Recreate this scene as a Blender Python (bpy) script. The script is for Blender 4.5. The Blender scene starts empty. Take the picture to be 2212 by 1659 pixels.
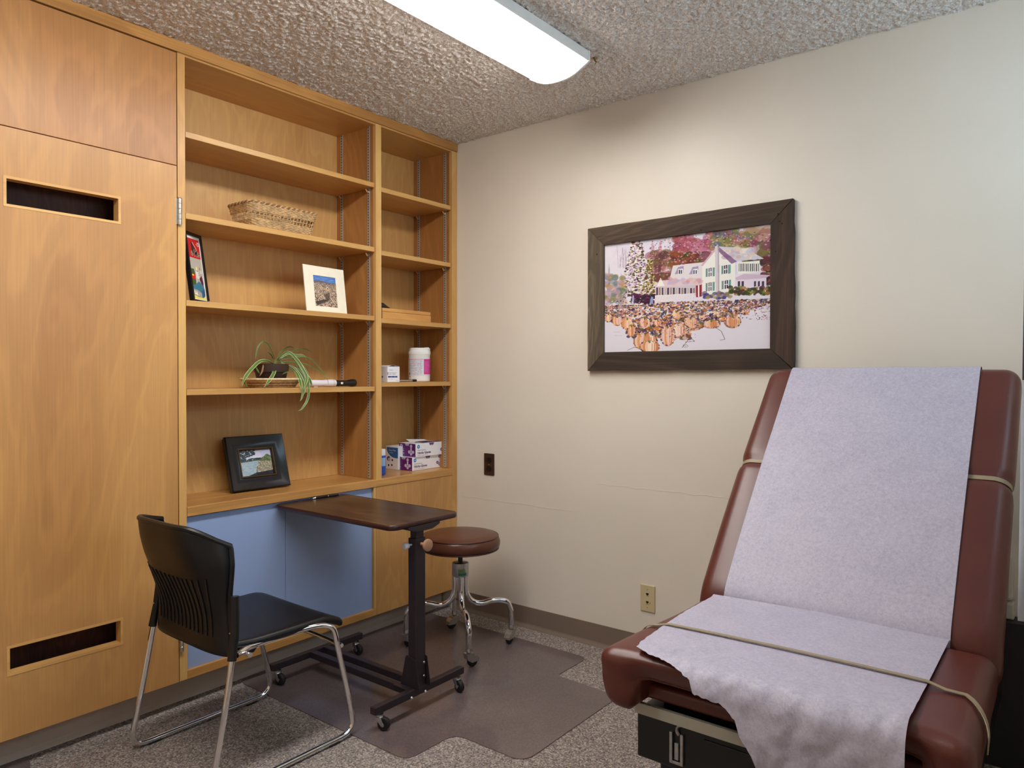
import bpy, math, random
import numpy as np
from mathutils import Vector, Matrix, noise
PI = math.pi
rnd = random.Random(7)
sc = bpy.context.scene
col = sc.collection

# ---------------------------------------------------------------- camera, world, exposure
cam_d = bpy.data.cameras.new('camera')
cam = bpy.data.objects.new('camera', cam_d)
col.objects.link(cam)
sc.camera = cam
cam_d.sensor_fit = 'HORIZONTAL'
cam_d.sensor_width = 36.0
cam_d.lens = 25.496
cam_d.clip_start = 0.02
yaw, pitch, roll = 0.66528792, -0.011636, 0.00061868
cv = Vector((-math.sin(yaw) * math.cos(pitch), math.cos(yaw) * math.cos(pitch), math.sin(pitch)))
cr = Vector((math.cos(yaw), math.sin(yaw), 0))
cu = cr.cross(cv)
r2 = cr * math.cos(roll) + cu * math.sin(roll)
u2 = -cr * math.sin(roll) + cu * math.cos(roll)
cam.matrix_world = Matrix(((r2.x, u2.x, -cv.x, 2.5783), (r2.y, u2.y, -cv.y, -2.8193),
                           (r2.z, u2.z, -cv.z, 1.22686), (0, 0, 0, 1)))
sc.view_settings.view_transform = 'Standard'
sc.view_settings.look = 'None'
sc.view_settings.gamma = 1.0
sc.view_settings.use_curve_mapping = False
sc.view_settings.exposure = 1.28

SKY = 3.3
LAMP = 9.0
world = bpy.data.worlds.new('world')
sc.world = world
world.use_nodes = True
bg = world.node_tree.nodes['Background']
bg.inputs[0].default_value = (0.62, 0.82, 1.0, 1)
bg.inputs[1].default_value = SKY

# window opening (right wall), used by the wall, the frame and the daylight portal
WX = 3.05
WY0, WY1, WZ0, WZ1 = -2.3, -0.10, 0.95, 2.20
pl = bpy.data.lights.new('window_portal', 'AREA')
pl.shape = 'RECTANGLE'
pl.size = WY1 - WY0
pl.size_y = WZ1 - WZ0
pl.cycles.is_portal = True
po = bpy.data.objects.new('window_portal', pl)
col.objects.link(po)
po.location = (WX + 0.14, (WY0 + WY1) / 2, (WZ0 + WZ1) / 2)
po.rotation_euler = (0, PI / 2, 0)
po.rotation_euler = Matrix(((0, 0, 1), (1, 0, 0), (0, 1, 0))).to_euler()

# ---------------------------------------------------------------- colour + material helpers
def S(r, g, b):
    f = lambda c: c / 12.92 if c <= 0.04045 else ((c + 0.055) / 1.055) ** 2.4
    return (f(r / 255), f(g / 255), f(b / 255), 1.0)

def newmat(name):
    m = bpy.data.materials.new(name)
    m.use_nodes = True
    nt = m.node_tree
    b = nt.nodes['Principled BSDF']
    return m, nt, b

def noise_node(nt, vec, scale, detail=3, rough=0.5, dist=0.0):
    n = nt.nodes.new('ShaderNodeTexNoise')
    n.inputs['Scale'].default_value = scale
    n.inputs['Detail'].default_value = detail
    n.inputs['Roughness'].default_value = rough
    n.inputs['Distortion'].default_value = dist
    nt.links.new(vec, n.inputs['Vector'])
    return n.outputs[0]

def mapping(nt, scale=(1, 1, 1), loc=(0, 0, 0)):
    tc = nt.nodes.new('ShaderNodeTexCoord')
    mp = nt.nodes.new('ShaderNodeMapping')
    mp.inputs['Scale'].default_value = scale
    mp.inputs['Location'].default_value = loc
    nt.links.new(tc.outputs['Object'], mp.inputs[0])
    return mp.outputs[0]

def ramp(nt, fac, stops):
    r = nt.nodes.new('ShaderNodeValToRGB')
    e = r.color_ramp.elements
    while len(e) < len(stops):
        e.new(0.5)
    for i, (p, c) in enumerate(stops):
        e[i].position = p
        e[i].color = c if len(c) == 4 else (*c, 1)
    nt.links.new(fac, r.inputs[0])
    return r.outputs[0]

def mix(nt, a, b, fac, mode='MIX'):
    m = nt.nodes.new('ShaderNodeMix')
    m.data_type = 'RGBA'
    m.blend_type = mode
    for s, v in ((m.inputs[0], fac), (m.inputs[6], a), (m.inputs[7], b)):
        if hasattr(v, 'is_linked') or hasattr(v, 'links'):
            nt.links.new(v, s)
        else:
            s.default_value = v
    return m.outputs[2]

def bump(nt, b, h, strength, dist):
    n = nt.nodes.new('ShaderNodeBump')
    n.inputs['Strength'].default_value = strength
    n.inputs['Distance'].default_value = dist
    nt.links.new(h, n.inputs['Height'])
    nt.links.new(n.outputs[0], b.inputs['Normal'])

MATS = {}
def plain(name, c, rough=0.5, metal=0.0, vary=0.06, scale=30, bmp=0.0, coat=0.0, spec=0.5, sheen=0.0):
    if name in MATS: return MATS[name]
    m, nt, b = newmat(name)
    v = mapping(nt)
    n = noise_node(nt, v, scale, 3)
    d = tuple(x * (1 - vary) for x in c[:3]) + (1,)
    l = tuple(min(1, x * (1 + vary)) for x in c[:3]) + (1,)
    nt.links.new(ramp(nt, n, [(0.3, d), (0.7, l)]), b.inputs['Base Color'])
    b.inputs['Roughness'].default_value = rough
    b.inputs['Metallic'].default_value = metal
    b.inputs['Specular IOR Level'].default_value = spec
    b.inputs['Coat Weight'].default_value = coat
    b.inputs['Sheen Weight'].default_value = sheen
    if bmp:
        bump(nt, b, noise_node(nt, v, scale * 6, 4), bmp, 0.002)
    MATS[name] = m
    return m

def wood(name, dark, mid, light, axis='Z', rough=0.42, fig=1.0, seed=0, grain=1.0, tint=(1.02, 1.06, 0.92)):
    if name in MATS: return MATS[name]
    dark, mid, light = [(min(1, c[0] * tint[0]), c[1] * tint[1], c[2] * tint[2], 1) for c in (dark, mid, light)]
    m, nt, b = newmat(name)
    st = {'X': (0.16, 1, 1), 'Y': (1, 0.16, 1), 'Z': (1, 1, 0.26)}[axis]
    fine = {'X': (1.2, 60, 60), 'Y': (60, 1.2, 60), 'Z': (60, 60, 1.2)}[axis]
    v1 = mapping(nt, tuple(s * 1.9 for s in st), (seed, seed * 1.7, seed * 0.6))
    v2 = mapping(nt, fine, (seed, seed, seed))
    big = noise_node(nt, v1, 1.3, 4, 0.55, 0.7)
    # cathedral figure : rings of a stretched noise field
    mul = nt.nodes.new('ShaderNodeMath'); mul.operation = 'MULTIPLY'
    mul.inputs[1].default_value = 80.0 * fig
    nt.links.new(big, mul.inputs[0])
    sn = nt.nodes.new('ShaderNodeMath'); sn.operation = 'SINE'
    nt.links.new(mul.outputs[0], sn.inputs[0])
    ring = ramp(nt, sn.outputs[0], [(0.0, (0, 0, 0)), (1.0, (1, 1, 1))])
    f = noise_node(nt, v2, 3.0, 4, 0.6)
    base = ramp(nt, big, [(0.15, dark), (0.50, mid), (0.85, light)])
    c = mix(nt, base, ring, 0.07 * grain, 'OVERLAY')
    c = mix(nt, c, ramp(nt, f, [(0.35, (0.25, 0.25, 0.25)), (0.65, (0.75, 0.75, 0.75))]), 0.16 * grain, 'OVERLAY')
    nt.links.new(c, b.inputs['Base Color'])
    b.inputs['Roughness'].default_value = rough
    bump(nt, b, f, 0.08, 0.001)
    MATS[name] = m
    return m

# ---------------------------------------------------------------- mesh helpers
class MB:
    def __init__(s): s.v = []; s.f = []
    def add(s, vs, fs):
        o = len(s.v); s.v += [tuple(p) for p in vs]; s.f += [tuple(i + o for i in f) for f in fs]; return s
    def box(s, x0, x1, y0, y1, z0, z1):
        return s.add([(x0,y0,z0),(x1,y0,z0),(x1,y1,z0),(x0,y1,z0),(x0,y0,z1),(x1,y0,z1),(x1,y1,z1),(x0,y1,z1)],
                     [(0,3,2,1),(4,5,6,7),(0,1,5,4),(1,2,6,5),(2,3,7,6),(3,0,4,7)])
    def prism(s, pts, n, u, w, h, o=(0,0,0)):
        # polygon pts (a,b) in plane o + a*u + b*w, extruded by h along n
        o, n, u, w = Vector(o), Vector(n), Vector(u), Vector(w)
        k = len(pts)
        lo = [o + u * a + w * b for a, b in pts]
        hi = [p + n * h for p in lo]
        return s.add(lo + hi, [tuple(range(k))[::-1], tuple(range(k, 2 * k))] +
                     [(i, (i + 1) % k, k + (i + 1) % k, k + i) for i in range(k)])
    def tube(s, path, r, n=10, closed=False, cap=True, flat=None):
        P = [Vector(p) for p in path]; m = len(P)
        rr = r if hasattr(r, '__len__') else [r] * m
        up = None; rings = []
        for i in range(m):
            a = P[(i - 1) % m] if (closed or i > 0) else P[i]
            b = P[(i + 1) % m] if (closed or i < m - 1) else P[i]
            t = (b - a).normalized()
            if up is None:
                up = Vector((0, 0, 1)) if abs(t.z) < 0.9 else Vector((1, 0, 0))
            up = (up - t * up.dot(t))
            if up.length < 1e-6: up = t.orthogonal()
            up.normalize(); sd = t.cross(up)
            fl = flat or (1, 1)
            rings.append([P[i] + (up * math.cos(k * 2 * PI / n) * fl[0] + sd * math.sin(k * 2 * PI / n) * fl[1]) * rr[i] for k in range(n)])
        vs = [p for rg in rings for p in rg]; fs = []
        for i in range(m if closed else m - 1):
            j = (i + 1) % m
            for k in range(n):
                fs.append((i * n + k, i * n + (k + 1) % n, j * n + (k + 1) % n, j * n + k))
        if cap and not closed:
            fs.append(tuple(range(n))[::-1]); fs.append(tuple(range((m - 1) * n, m * n)))
        return s.add(vs, fs)
    def lathe(s, prof, c=(0,0,0), ax=(0,0,1), n=32, cap=True):
        ax = Vector(ax).normalized(); u = ax.orthogonal().normalized(); w = ax.cross(u); c = Vector(c)
        vs = []; fs = []
        for r, h in prof:
            for k in range(n):
                a = 2 * PI * k / n
                vs.append(c + ax * h + (u * math.cos(a) + w * math.sin(a)) * r)
        for i in range(len(prof) - 1):
            for k in range(n):
                fs.append((i*n+k, i*n+(k+1)%n, (i+1)*n+(k+1)%n, (i+1)*n+k))
        if cap:
            fs.append(tuple(range(n))[::-1]); fs.append(tuple(range((len(prof)-1)*n, len(prof)*n)))
        return s.add(vs, fs)
    def sheet(s, fn, nu, nv):
        o = len(s.v)
        for i in range(nu + 1):
            for j in range(nv + 1):
                s.v.append(tuple(fn(i / nu, j / nv)))
        for i in range(nu):
            for j in range(nv):
                a = o + i * (nv + 1) + j
                s.f.append((a, a + nv + 1, a + nv + 2, a + 1))
        return s
    def rbox(s, c, h, r, n=(8, 8, 8), fn=None):
        # rounded box, finely gridded so that it can be deformed by fn
        idx = {}; c = Vector(c)
        def vert(p):
            k = (round(p[0], 5), round(p[1], 5), round(p[2], 5))
            if k not in idx:
                q = Vector([max(-(h[i] - r), min(h[i] - r, p[i] * h[i])) for i in range(3)])
                d = Vector([p[i] * h[i] for i in range(3)]) - q
                if d.length > 1e-9: q = q + d.normalized() * r
                q = q + c
                if fn: q = fn(Vector(q))
                idx[k] = len(s.v); s.v.append(tuple(q))
            return idx[k]
        def cs(k):
            # cell boundaries concentrated at the rounded rims
            e = r / h[k]; N = n[k]; a = []
            for t in range(4): a.append(-1 + e * t / 4)
            for t in range(N + 1): a.append(-(1 - e) + 2 * (1 - e) * t / N)
            for t in range(1, 5): a.append(1 - e + e * t / 4)
            return a
        A = [cs(0), cs(1), cs(2)]
        for ax in range(3):
            u, w = (ax + 1) % 3, (ax + 2) % 3
            for sg in (-1, 1):
                for i in range(len(A[u]) - 1):
                    for j in range(len(A[w]) - 1):
                        q = []
                        for di, dj in ((0,0),(1,0),(1,1),(0,1)):
                            p = [0,0,0]; p[ax] = sg; p[u] = A[u][i+di]; p[w] = A[w][j+dj]
                            q.append(vert(p))
                        if sg < 0: q = q[::-1]
                        if len(set(q)) == 4: s.f.append(tuple(q))
        return s

def arc(c, r, a0, a1, n, u, w):
    c, u, w = Vector(c), Vector(u), Vector(w)
    return [c + u * r * math.cos(a0 + (a1 - a0) * i / n) + w * r * math.sin(a0 + (a1 - a0) * i / n) for i in range(n + 1)]

def spline(pts, n=6):
    P = [Vector(p) for p in pts]
    P = [2 * P[0] - P[1]] + P + [2 * P[-1] - P[-2]]
    o = []
    for i in range(1, len(P) - 2):
        a, b, c, d = P[i-1:i+3]
        for k in range(n):
            t = k / n
            o.append(0.5 * (2*b + (c-a)*t + (2*a-5*b+4*c-d)*t*t + (-a+3*b-3*c+d)*t**3))
    o.append(P[-2])
    return o

def rrect(x0, x1, y0, y1, r, n=6):
    p = []
    for cx, cy, a in ((x1-r, y1-r, 0), (x0+r, y1-r, PI/2), (x0+r, y0+r, PI), (x1-r, y0+r, 1.5*PI)):
        for i in range(n + 1):
            t = a + PI / 2 * i / n
            p.append((cx + r * math.cos(t), cy + r * math.sin(t)))
    return p

def thing(name, label, cat, loc=(0,0,0), group=None, rot=0):
    o = bpy.data.objects.new(name, None)
    o.empty_display_size = 0.05
    col.objects.link(o)
    o.location = loc
    o.rotation_euler = (0, 0, rot)
    o['label'] = label; o['category'] = cat
    if group: o['group'] = group
    return o

def root_of(p):
    while p.parent: p = p.parent
    return p

def part(name, mb, mat, parent=None, bevel=0, smooth=False, local=False, **props):
    """one mesh object; coordinates are world coordinates unless local"""
    me = bpy.data.meshes.new(name)
    vs = mb.v
    if parent is not None and not local:
        r = root_of(parent)
        inv = (Matrix.Translation(r.location) @ r.rotation_euler.to_matrix().to_4x4()).inverted()
        vs = [tuple(inv @ Vector(p)) for p in vs]
    me.from_pydata(vs, [], mb.f)
    me.validate(clean_customdata=False)
    me.update()
    if smooth:
        me.polygons.foreach_set('use_smooth', [True] * len(me.polygons))
    me.materials.append(mat)
    o = bpy.data.objects.new(name, me)
    col.objects.link(o)
    o.parent = parent
    if smooth and smooth != 'all':
        try:
            me.set_sharp_from_angle(angle=math.radians(38))
        except Exception:
            pass
    if bevel:
        b = o.modifiers.new('bevel', 'BEVEL')
        b.width = bevel; b.segments = 2; b.limit_method = 'ANGLE'; b.angle_limit = math.radians(40)
        b.harden_normals = False
    for k, v in props.items(): o[k] = v
    return o

def solo(name, mb, mat, label, cat, loc, bevel=0, smooth=False, group=None, **props):
    """a thing that is one mesh, with its origin at its base"""
    v = Vector(loc)
    mb.v = [tuple(Vector(p) - v) for p in mb.v]
    o = part(name, mb, mat, None, bevel, smooth, True, **props)
    o.location = v
    o['label'] = label; o['category'] = cat
    if group: o['group'] = group
    return o

def struct(name, mb, mat, parent=None, bevel=0, smooth=False):
    o = part(name, mb, mat, parent, bevel, smooth)
    if parent is None: o['kind'] = 'structure'
    return o

def lettering(text, size, O, U, W, mat, parent, name='lettering', align='LEFT', sx=1.0, bold=0.0):
    """flat print: text laid in the plane O + x*U + y*W"""
    cu_ = bpy.data.curves.new('font_tmp', 'FONT')
    cu_.body = text; cu_.size = size; cu_.align_x = align; cu_.offset = bold
    cu_.resolution_u = 2
    ob = bpy.data.objects.new('font_tmp', cu_)
    col.objects.link(ob)
    dg = bpy.context.evaluated_depsgraph_get()
    me = bpy.data.meshes.new_from_object(ob.evaluated_get(dg))
    O, U, W = Vector(O), Vector(U), Vector(W)
    mb = MB()
    mb.add([O + U * (v.co.x * sx) + W * v.co.y for v in me.vertices], [tuple(p.vertices) for p in me.polygons])
    bpy.data.objects.remove(ob); bpy.data.curves.remove(cu_); bpy.data.meshes.remove(me)
    return part(name, mb, mat, parent)

# ---------------------------------------------------------------- flat pictures (printed colour on a fine grid)
class Art:
    def __init__(s, w, h, c=(255, 255, 255), seed=1):
        s.w, s.h = w, h
        s.a = np.ones((h, w, 3)) * np.array(c, float)
        yy, xx = np.mgrid[0:h, 0:w]
        s.x = (xx + 0.5) / w; s.y = (yy + 0.5) / h
        s.r = np.random.RandomState(seed)
    def put(s, m, c, al=1.0):
        c = np.array(c, float)
        s.a[m] = s.a[m] * (1 - al) + c * al
    def poly(s, pts, c, al=1.0):
        m = np.zeros(s.x.shape, bool); n = len(pts)
        for i in range(n):
            x0, y0 = pts[i]; x1, y1 = pts[(i + 1) % n]
            if y0 == y1: continue
            k = ((y0 > s.y) != (y1 > s.y)) & (s.x < (x1 - x0) * (s.y - y0) / (y1 - y0) + x0)
            m ^= k
        s.put(m, c, al)
    def rect(s, x0, y0, x1, y1, c, al=1.0):
        s.put((s.x >= x0) & (s.x < x1) & (s.y >= y0) & (s.y < y1), c, al)
    def ell(s, cx, cy, rx, ry, c, al=1.0, rot=0.0):
        m_ = max(rx, ry)
        x0 = max(0, int((cx - m_) * s.w)); x1 = min(s.w, int((cx + m_) * s.w) + 2)
        y0 = max(0, int((cy - m_) * s.h)); y1 = min(s.h, int((cy + m_) * s.h) + 2)
        if x1 <= x0 or y1 <= y0: return
        dx, dy = s.x[y0:y1, x0:x1] - cx, s.y[y0:y1, x0:x1] - cy
        if rot:
            dx, dy = dx * math.cos(rot) + dy * math.sin(rot), -dx * math.sin(rot) + dy * math.cos(rot)
        m = (dx / rx) ** 2 + (dy / ry) ** 2 < 1
        v = s.a[y0:y1, x0:x1]
        v[m] = v[m] * (1 - al) + np.array(c, float) * al
    def line(s, x0, y0, x1, y1, wd, c, al=1.0):
        L = math.hypot(x1 - x0, y1 - y0) + 1e-9
        nx, ny = -(y1 - y0) / L * wd / 2, (x1 - x0) / L * wd / 2
        s.poly([(x0 + nx, y0 + ny), (x1 + nx, y1 + ny), (x1 - nx, y1 - ny), (x0 - nx, y0 - ny)], c, al)
    def grid(s, name, O, U, W, parent, rough=0.35, coat=0.0):
        """O bottom-left corner, U along width, W up"""
        h, w = s.h, s.w
        O, U, W = np.array(O, float), np.array(U, float), np.array(W, float)
        r = root_of(parent)
        inv = np.array((Matrix.Translation(r.location) @ r.rotation_euler.to_matrix().to_4x4()).inverted())
        i, j = np.meshgrid(np.arange(w + 1), np.arange(h + 1))
        P = O + (i[..., None] / w) * U + (1 - j[..., None] / h) * W
        P = P.reshape(-1, 3) @ inv[:3, :3].T + inv[:3, 3]
        a = (np.arange(h)[:, None] * (w + 1) + np.arange(w)[None, :]).reshape(-1)
        F = np.stack([a, a + w + 1, a + w + 2, a + 1], 1)
        me = bpy.data.meshes.new(name)
        me.vertices.add(len(P)); me.vertices.foreach_set('co', P.astype(np.float32).ravel())
        me.loops.add(F.size); me.loops.foreach_set('vertex_index', F.ravel().astype(np.int32))
        me.polygons.add(len(F)); me.polygons.foreach_set('loop_start', (np.arange(len(F)) * 4).astype(np.int32))
        me.update(calc_edges=True)
        ca = me.color_attributes.new('print', 'BYTE_COLOR', 'CORNER')
        c = np.clip(s.a.reshape(-1, 3) / 255, 0, 1)
        rgba = np.ones((len(c), 4)); rgba[:, :3] = c
        rgba = np.repeat(rgba, 4, 0)
        ca.data.foreach_set('color_srgb', rgba.astype(np.float32).ravel())
        m, nt, b = newmat(name)
        at = nt.nodes.new('ShaderNodeVertexColor'); at.layer_name = 'print'
        nt.links.new(at.outputs[0], b.inputs['Base Color'])
        b.inputs['Roughness'].default_value = rough
        b.inputs['Coat Weight'].default_value = coat
        me.materials.append(m)
        o = bpy.data.objects.new(name, me); col.objects.link(o); o.parent = parent
        return o

sst = lambda a, b_, x: max(0, min(1, (x - a) / (b_ - a))) ** 2 * (3 - 2 * max(0, min(1, (x - a) / (b_ - a))))

sc.cycles.use_denoising = True
sc.cycles.max_bounces = 10
sc.cycles.diffuse_bounces = 6
sc.cycles.transmission_bounces = 8
sc.cycles.transparent_max_bounces = 12
sc.cycles.caustics_reflective = False
sc.cycles.sample_clamp_indirect = 6.0

# ---------------------------------------------------------------- materials
def wall_mat():
    m, nt, b = newmat('wall_paint')
    v = mapping(nt)
    nt.links.new(ramp(nt, noise_node(nt, v, 2.5, 4), [(0.3, S(226, 218, 204)), (0.7, S(232, 224, 211))]), b.inputs['Base Color'])
    b.inputs['Roughness'].default_value = 0.42
    h = noise_node(nt, mapping(nt, (1, 1, 1), (3, 1, 2)), 45, 4, 0.6)
    bump(nt, b, h, 0.12, 0.004)
    return m
M_wall = wall_mat()

def ceiling_mat():
    m, nt, b = newmat('popcorn_ceiling')
    v = mapping(nt)
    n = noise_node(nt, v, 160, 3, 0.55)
    nt.links.new(ramp(nt, n, [(0.35, S(194, 186, 180)), (0.65, S(248, 242, 236))]), b.inputs['Base Color'])  # crevice shadow painted into the colour: same noise as the bump, hollows darker
    b.inputs['Roughness'].default_value = 0.9
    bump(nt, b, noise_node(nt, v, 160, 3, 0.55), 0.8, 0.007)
    return m
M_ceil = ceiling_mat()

def carpet_mat():
    m, nt, b = newmat('loop_carpet')
    v = mapping(nt)
    vo = nt.nodes.new('ShaderNodeTexVoronoi'); vo.inputs['Scale'].default_value = 210
    nt.links.new(v, vo.inputs['Vector'])
    n = noise_node(nt, v, 150, 2, 0.7)
    rgb = nt.nodes.new('ShaderNodeSeparateColor')
    nt.links.new(vo.outputs['Color'], rgb.inputs[0])
    c1 = ramp(nt, rgb.outputs[0], [(0.0, S(70, 64, 66)), (0.40, S(142, 132, 130)), (0.75, S(184, 172, 166)), (1.0, S(232, 220, 208))])
    c = mix(nt, c1, ramp(nt, n, [(0.3, S(84, 76, 76)), (0.7, S(196, 184, 174))]), 0.4)
    nt.links.new(c, b.inputs['Base Color'])
    b.inputs['Roughness'].default_value = 0.95
    b.inputs['Specular IOR Level'].default_value = 0.15
    inv = nt.nodes.new('ShaderNodeMath'); inv.operation = 'SUBTRACT'; inv.inputs[0].default_value = 1.0
    nt.links.new(vo.outputs['Distance'], inv.inputs[1])
    bump(nt, b, inv.outputs[0], 0.9, 0.006)
    return m
M_carpet = carpet_mat()
M_base = plain('vinyl_cove_base', S(126, 110, 98), 0.42, vary=0.05, scale=4)
M_white = plain('white_enamel', S(240, 240, 238), 0.35, vary=0.02)
M_offwhite = plain('off_white_plastic', S(200, 196, 184), 0.4, vary=0.02)
M_chrome = plain('chrome', (0.82, 0.82, 0.84), 0.08, 1.0, vary=0.02)
M_nickel = plain('brushed_nickel', (0.55, 0.54, 0.52), 0.32, 1.0, vary=0.1, scale=80)
M_zinc = plain('zinc_steel', (0.48, 0.48, 0.47), 0.38, 1.0, vary=0.12, scale=90)
M_black = plain('black_plastic', S(20, 18, 20), 0.33, vary=0.1)
M_rubber = plain('black_rubber', S(16, 16, 18), 0.6, vary=0.1)
M_hole = plain('dark_recess', S(14, 11, 10), 0.9, vary=0.1)
M_blue = plain('pale_blue_laminate', S(150, 172, 216), 0.33, vary=0.02, scale=3)
W1, W2, W3 = S(160, 106, 60), S(190, 139, 86), S(206, 158, 103)
M_wz = wood('birch_vertical', W1, W2, W3, 'Z')
M_wdoor = wood('birch_door', S(164, 110, 68), S(196, 144, 92), S(210, 162, 108), 'Z', 0.38, 1.0, 3.3, 0.75)
M_wdoor2 = wood('birch_upper_door', S(150, 96, 58), S(180, 124, 78), S(196, 144, 94), 'Z', 0.38, 0.8, 9.1, 0.8)
M_wback = wood('birch_back', S(188, 136, 84), S(206, 157, 102), S(218, 172, 116), 'Z', 0.45, 1.1, 5.7, 0.75)
M_wy = wood('birch_shelf', S(168, 114, 64), S(196, 146, 90), S(214, 170, 112), 'Y', 0.33, 0.7, 1.1, 0.8)
M_wtrim = wood('birch_edge', S(176, 122, 70), S(206, 156, 98), S(222, 180, 122), 'Z', 0.36, 0.6, 2.2, 0.8)
M_wfas = wood('fascia_oak', S(150, 92, 48), S(188, 134, 80), S(212, 162, 104), 'Y', 0.36, 0.8, 4.2, 1.5)
M_wside = wood('birch_side', S(140, 88, 48), S(168, 114, 66), S(184, 132, 82), 'Z', 0.4, 1.0, 6.4, 0.9)

# ---------------------------------------------------------------- room shell
RY = -3.9
CX = 3.05
H = 2.44
mb = MB().box(-0.5, CX + 0.4, RY - 0.2, 0.2, -0.08, 0.0)
struct('floor', mb, M_carpet)
struct('wall_back', MB().box(-0.5, CX + 0.4, 0.0, 0.15, 0.0, H + 0.1), M_wall)
struct('wall_left', MB().box(-0.5, -0.36, RY, 0.0, 0.0, H + 0.1), M_wall)
struct('wall_front', MB().box(-0.36, CX + 0.4, RY - 0.15, RY, 0.0, H + 0.1), M_wall)
mb = MB()
T = 0.16
mb.box(CX, CX + T, RY, WY0, 0, H + 0.1)
mb.box(CX, CX + T, WY1, 0, 0, H + 0.1)
mb.box(CX, CX + T, WY0, WY1, 0, WZ0)
mb.box(CX, CX + T, WY0, WY1, WZ1, H + 0.1)
struct('wall_right', mb, M_wall)

# textured ceiling: a real relief of sprayed lumps over the part that can be seen
def ceiling():
    nx, ny = 700, 600
    x0, x1, y0, y1 = 0.0, 2.8, -2.4, 0.0
    rs = np.random.RandomState(3)
    def blur(a, sg):
        fx = np.fft.fftfreq(a.shape[0])[:, None]; fy = np.fft.fftfreq(a.shape[1])[None, :]
        g = np.exp(-2 * (PI * sg) ** 2 * (fx ** 2 + fy ** 2))
        b = np.real(np.fft.ifft2(np.fft.fft2(a) * g)); return b / b.std()
    a = blur(rs.randn(nx + 1, ny + 1), 0.85)
    b = blur(rs.randn(nx + 1, ny + 1), 1.8)
    h = np.clip(a * 0.85 + b * 0.22 + 0.35, -0.7, 1.9) + 0.7
    z = H - 0.0030 * h
    X, Y = np.meshgrid(np.linspace(x0, x1, nx + 1), np.linspace(y0, y1, ny + 1), indexing='ij')
    P = np.stack([X, Y, z], -1).reshape(-1, 3)
    i = (np.arange(nx)[:, None] * (ny + 1) + np.arange(ny)[None, :]).reshape(-1)
    F = np.stack([i, i + 1, i + ny + 2, i + ny + 1], 1)
    n = len(P)
    ex = []
    for (a0, a1, b0, b1) in ((-0.36, 0.0, RY, 0.0), (2.8, CX, RY, 0.0), (0.0, 2.8, RY, -2.4)):
        ex += [(a0, b0, H - .003), (a0, b1, H - .003), (a1, b1, H - .003), (a1, b0, H - .003)]
    for (a0, a1, b0, b1) in ((-0.5, CX + 0.4, RY - .15, 0.15),):
        ex += [(a0, b0, H + .1), (a1, b0, H + .1), (a1, b1, H + .1), (a0, b1, H + .1)]
    P = np.vstack([P, np.array(ex)])
    F = np.vstack([F, np.array([[n + 4 * k + t for t in range(4)] for k in range(len(ex) // 4)])])
    me = bpy.data.meshes.new('ceiling')
    me.vertices.add(len(P)); me.vertices.foreach_set('co', P.astype(np.float32).ravel())
    me.loops.add(F.size); me.loops.foreach_set('vertex_index', F.ravel().astype(np.int32))
    me.polygons.add(len(F)); me.polygons.foreach_set('loop_start', (np.arange(len(F)) * 4).astype(np.int32))
    me.update(calc_edges=True)
    me.polygons.foreach_set('use_smooth', [True] * len(F))
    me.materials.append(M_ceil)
    o = bpy.data.objects.new('ceiling', me); col.objects.link(o); o['kind'] = 'structure'
ceiling()

# cove base along the back wall (profile swept along x) and in the toe recess of the cabinets
prof = [(0, 0), (-0.016, 0), (-0.014, 0.004), (-0.007, 0.014), (-0.005, 0.02), (-0.004, 0.1), (0, 0.1)]
struct('baseboard_back', MB().prism([(a, z) for a, z in prof], (1, 0, 0), (0, 1, 0), (0, 0, 1), CX, (0, 0, 0)), M_base)
prof2 = [(0, 0), (0.016, 0), (0.014, 0.004), (0.007, 0.014), (0.005, 0.02), (0.004, 0.109), (0, 0.109)]
struct('baseboard_left', MB().prism([(a, z) for a, z in prof2], (0, 1, 0), (1, 0, 0), (0, 0, 1), -RY - 0.02, (-0.10, RY, 0)), plain('pale_cove_base', S(186, 172, 160), 0.42, vary=0.05, scale=4))

# window in the right wall (outside the frame): frame, panes, sill
wf = MB()
fx0, fx1 = CX + 0.06, CX + 0.12
for a, b_ in ((WY0, WY0 + .05), (WY1 - .05, WY1), ((WY0 + WY1) / 2 - .03, (WY0 + WY1) / 2 + .03)):
    wf.box(fx0, fx1, a, b_, WZ0, WZ1)
for a, b_ in ((WZ0, WZ0 + .05), (WZ1 - .05, WZ1), (1.86, 1.90)):
    wf.box(fx0, fx1, WY0, WY1, a, b_)
M_bronze = plain('bronze_aluminium', S(50, 42, 40), 0.4, 0.6)
win = struct('window_1', wf, M_bronze)
def glass_mat():
    m, nt, b = newmat('window_glass')
    out = nt.nodes['Material Output']
    tr = nt.nodes.new('ShaderNodeBsdfTransparent'); tr.inputs[0].default_value = (0.95, 0.98, 0.97, 1)
    gl = nt.nodes.new('ShaderNodeBsdfGlossy'); gl.inputs[1].default_value = 0.02
    mx = nt.nodes.new('ShaderNodeMixShader'); mx.inputs[0].default_value = 0.06
    nt.links.new(tr.outputs[0], mx.inputs[1]); nt.links.new(gl.outputs[0], mx.inputs[2])
    nt.links.new(mx.outputs[0], out.inputs[0])
    return m
M_glass = glass_mat()
ym = (WY0 + WY1) / 2
for a, b_ in ((WY0 + .05, ym - .03), (ym + .03, WY1 - .05)):
    part('pane', MB().box(CX + .085, CX + .09, a, b_, WZ0 + .05, 1.86), M_glass, win)
    part('pane', MB().box(CX + .085, CX + .09, a, b_, 1.90, WZ1 - .05), M_glass, win)
part('daylight_mask', MB().box(CX + .02, CX + .035, WY0 + .02, WY1 - .02, WZ0 + .01, 1.70), M_white, win)  # added unseen panel: blocks low daylight to shape the glow on the wall
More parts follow.
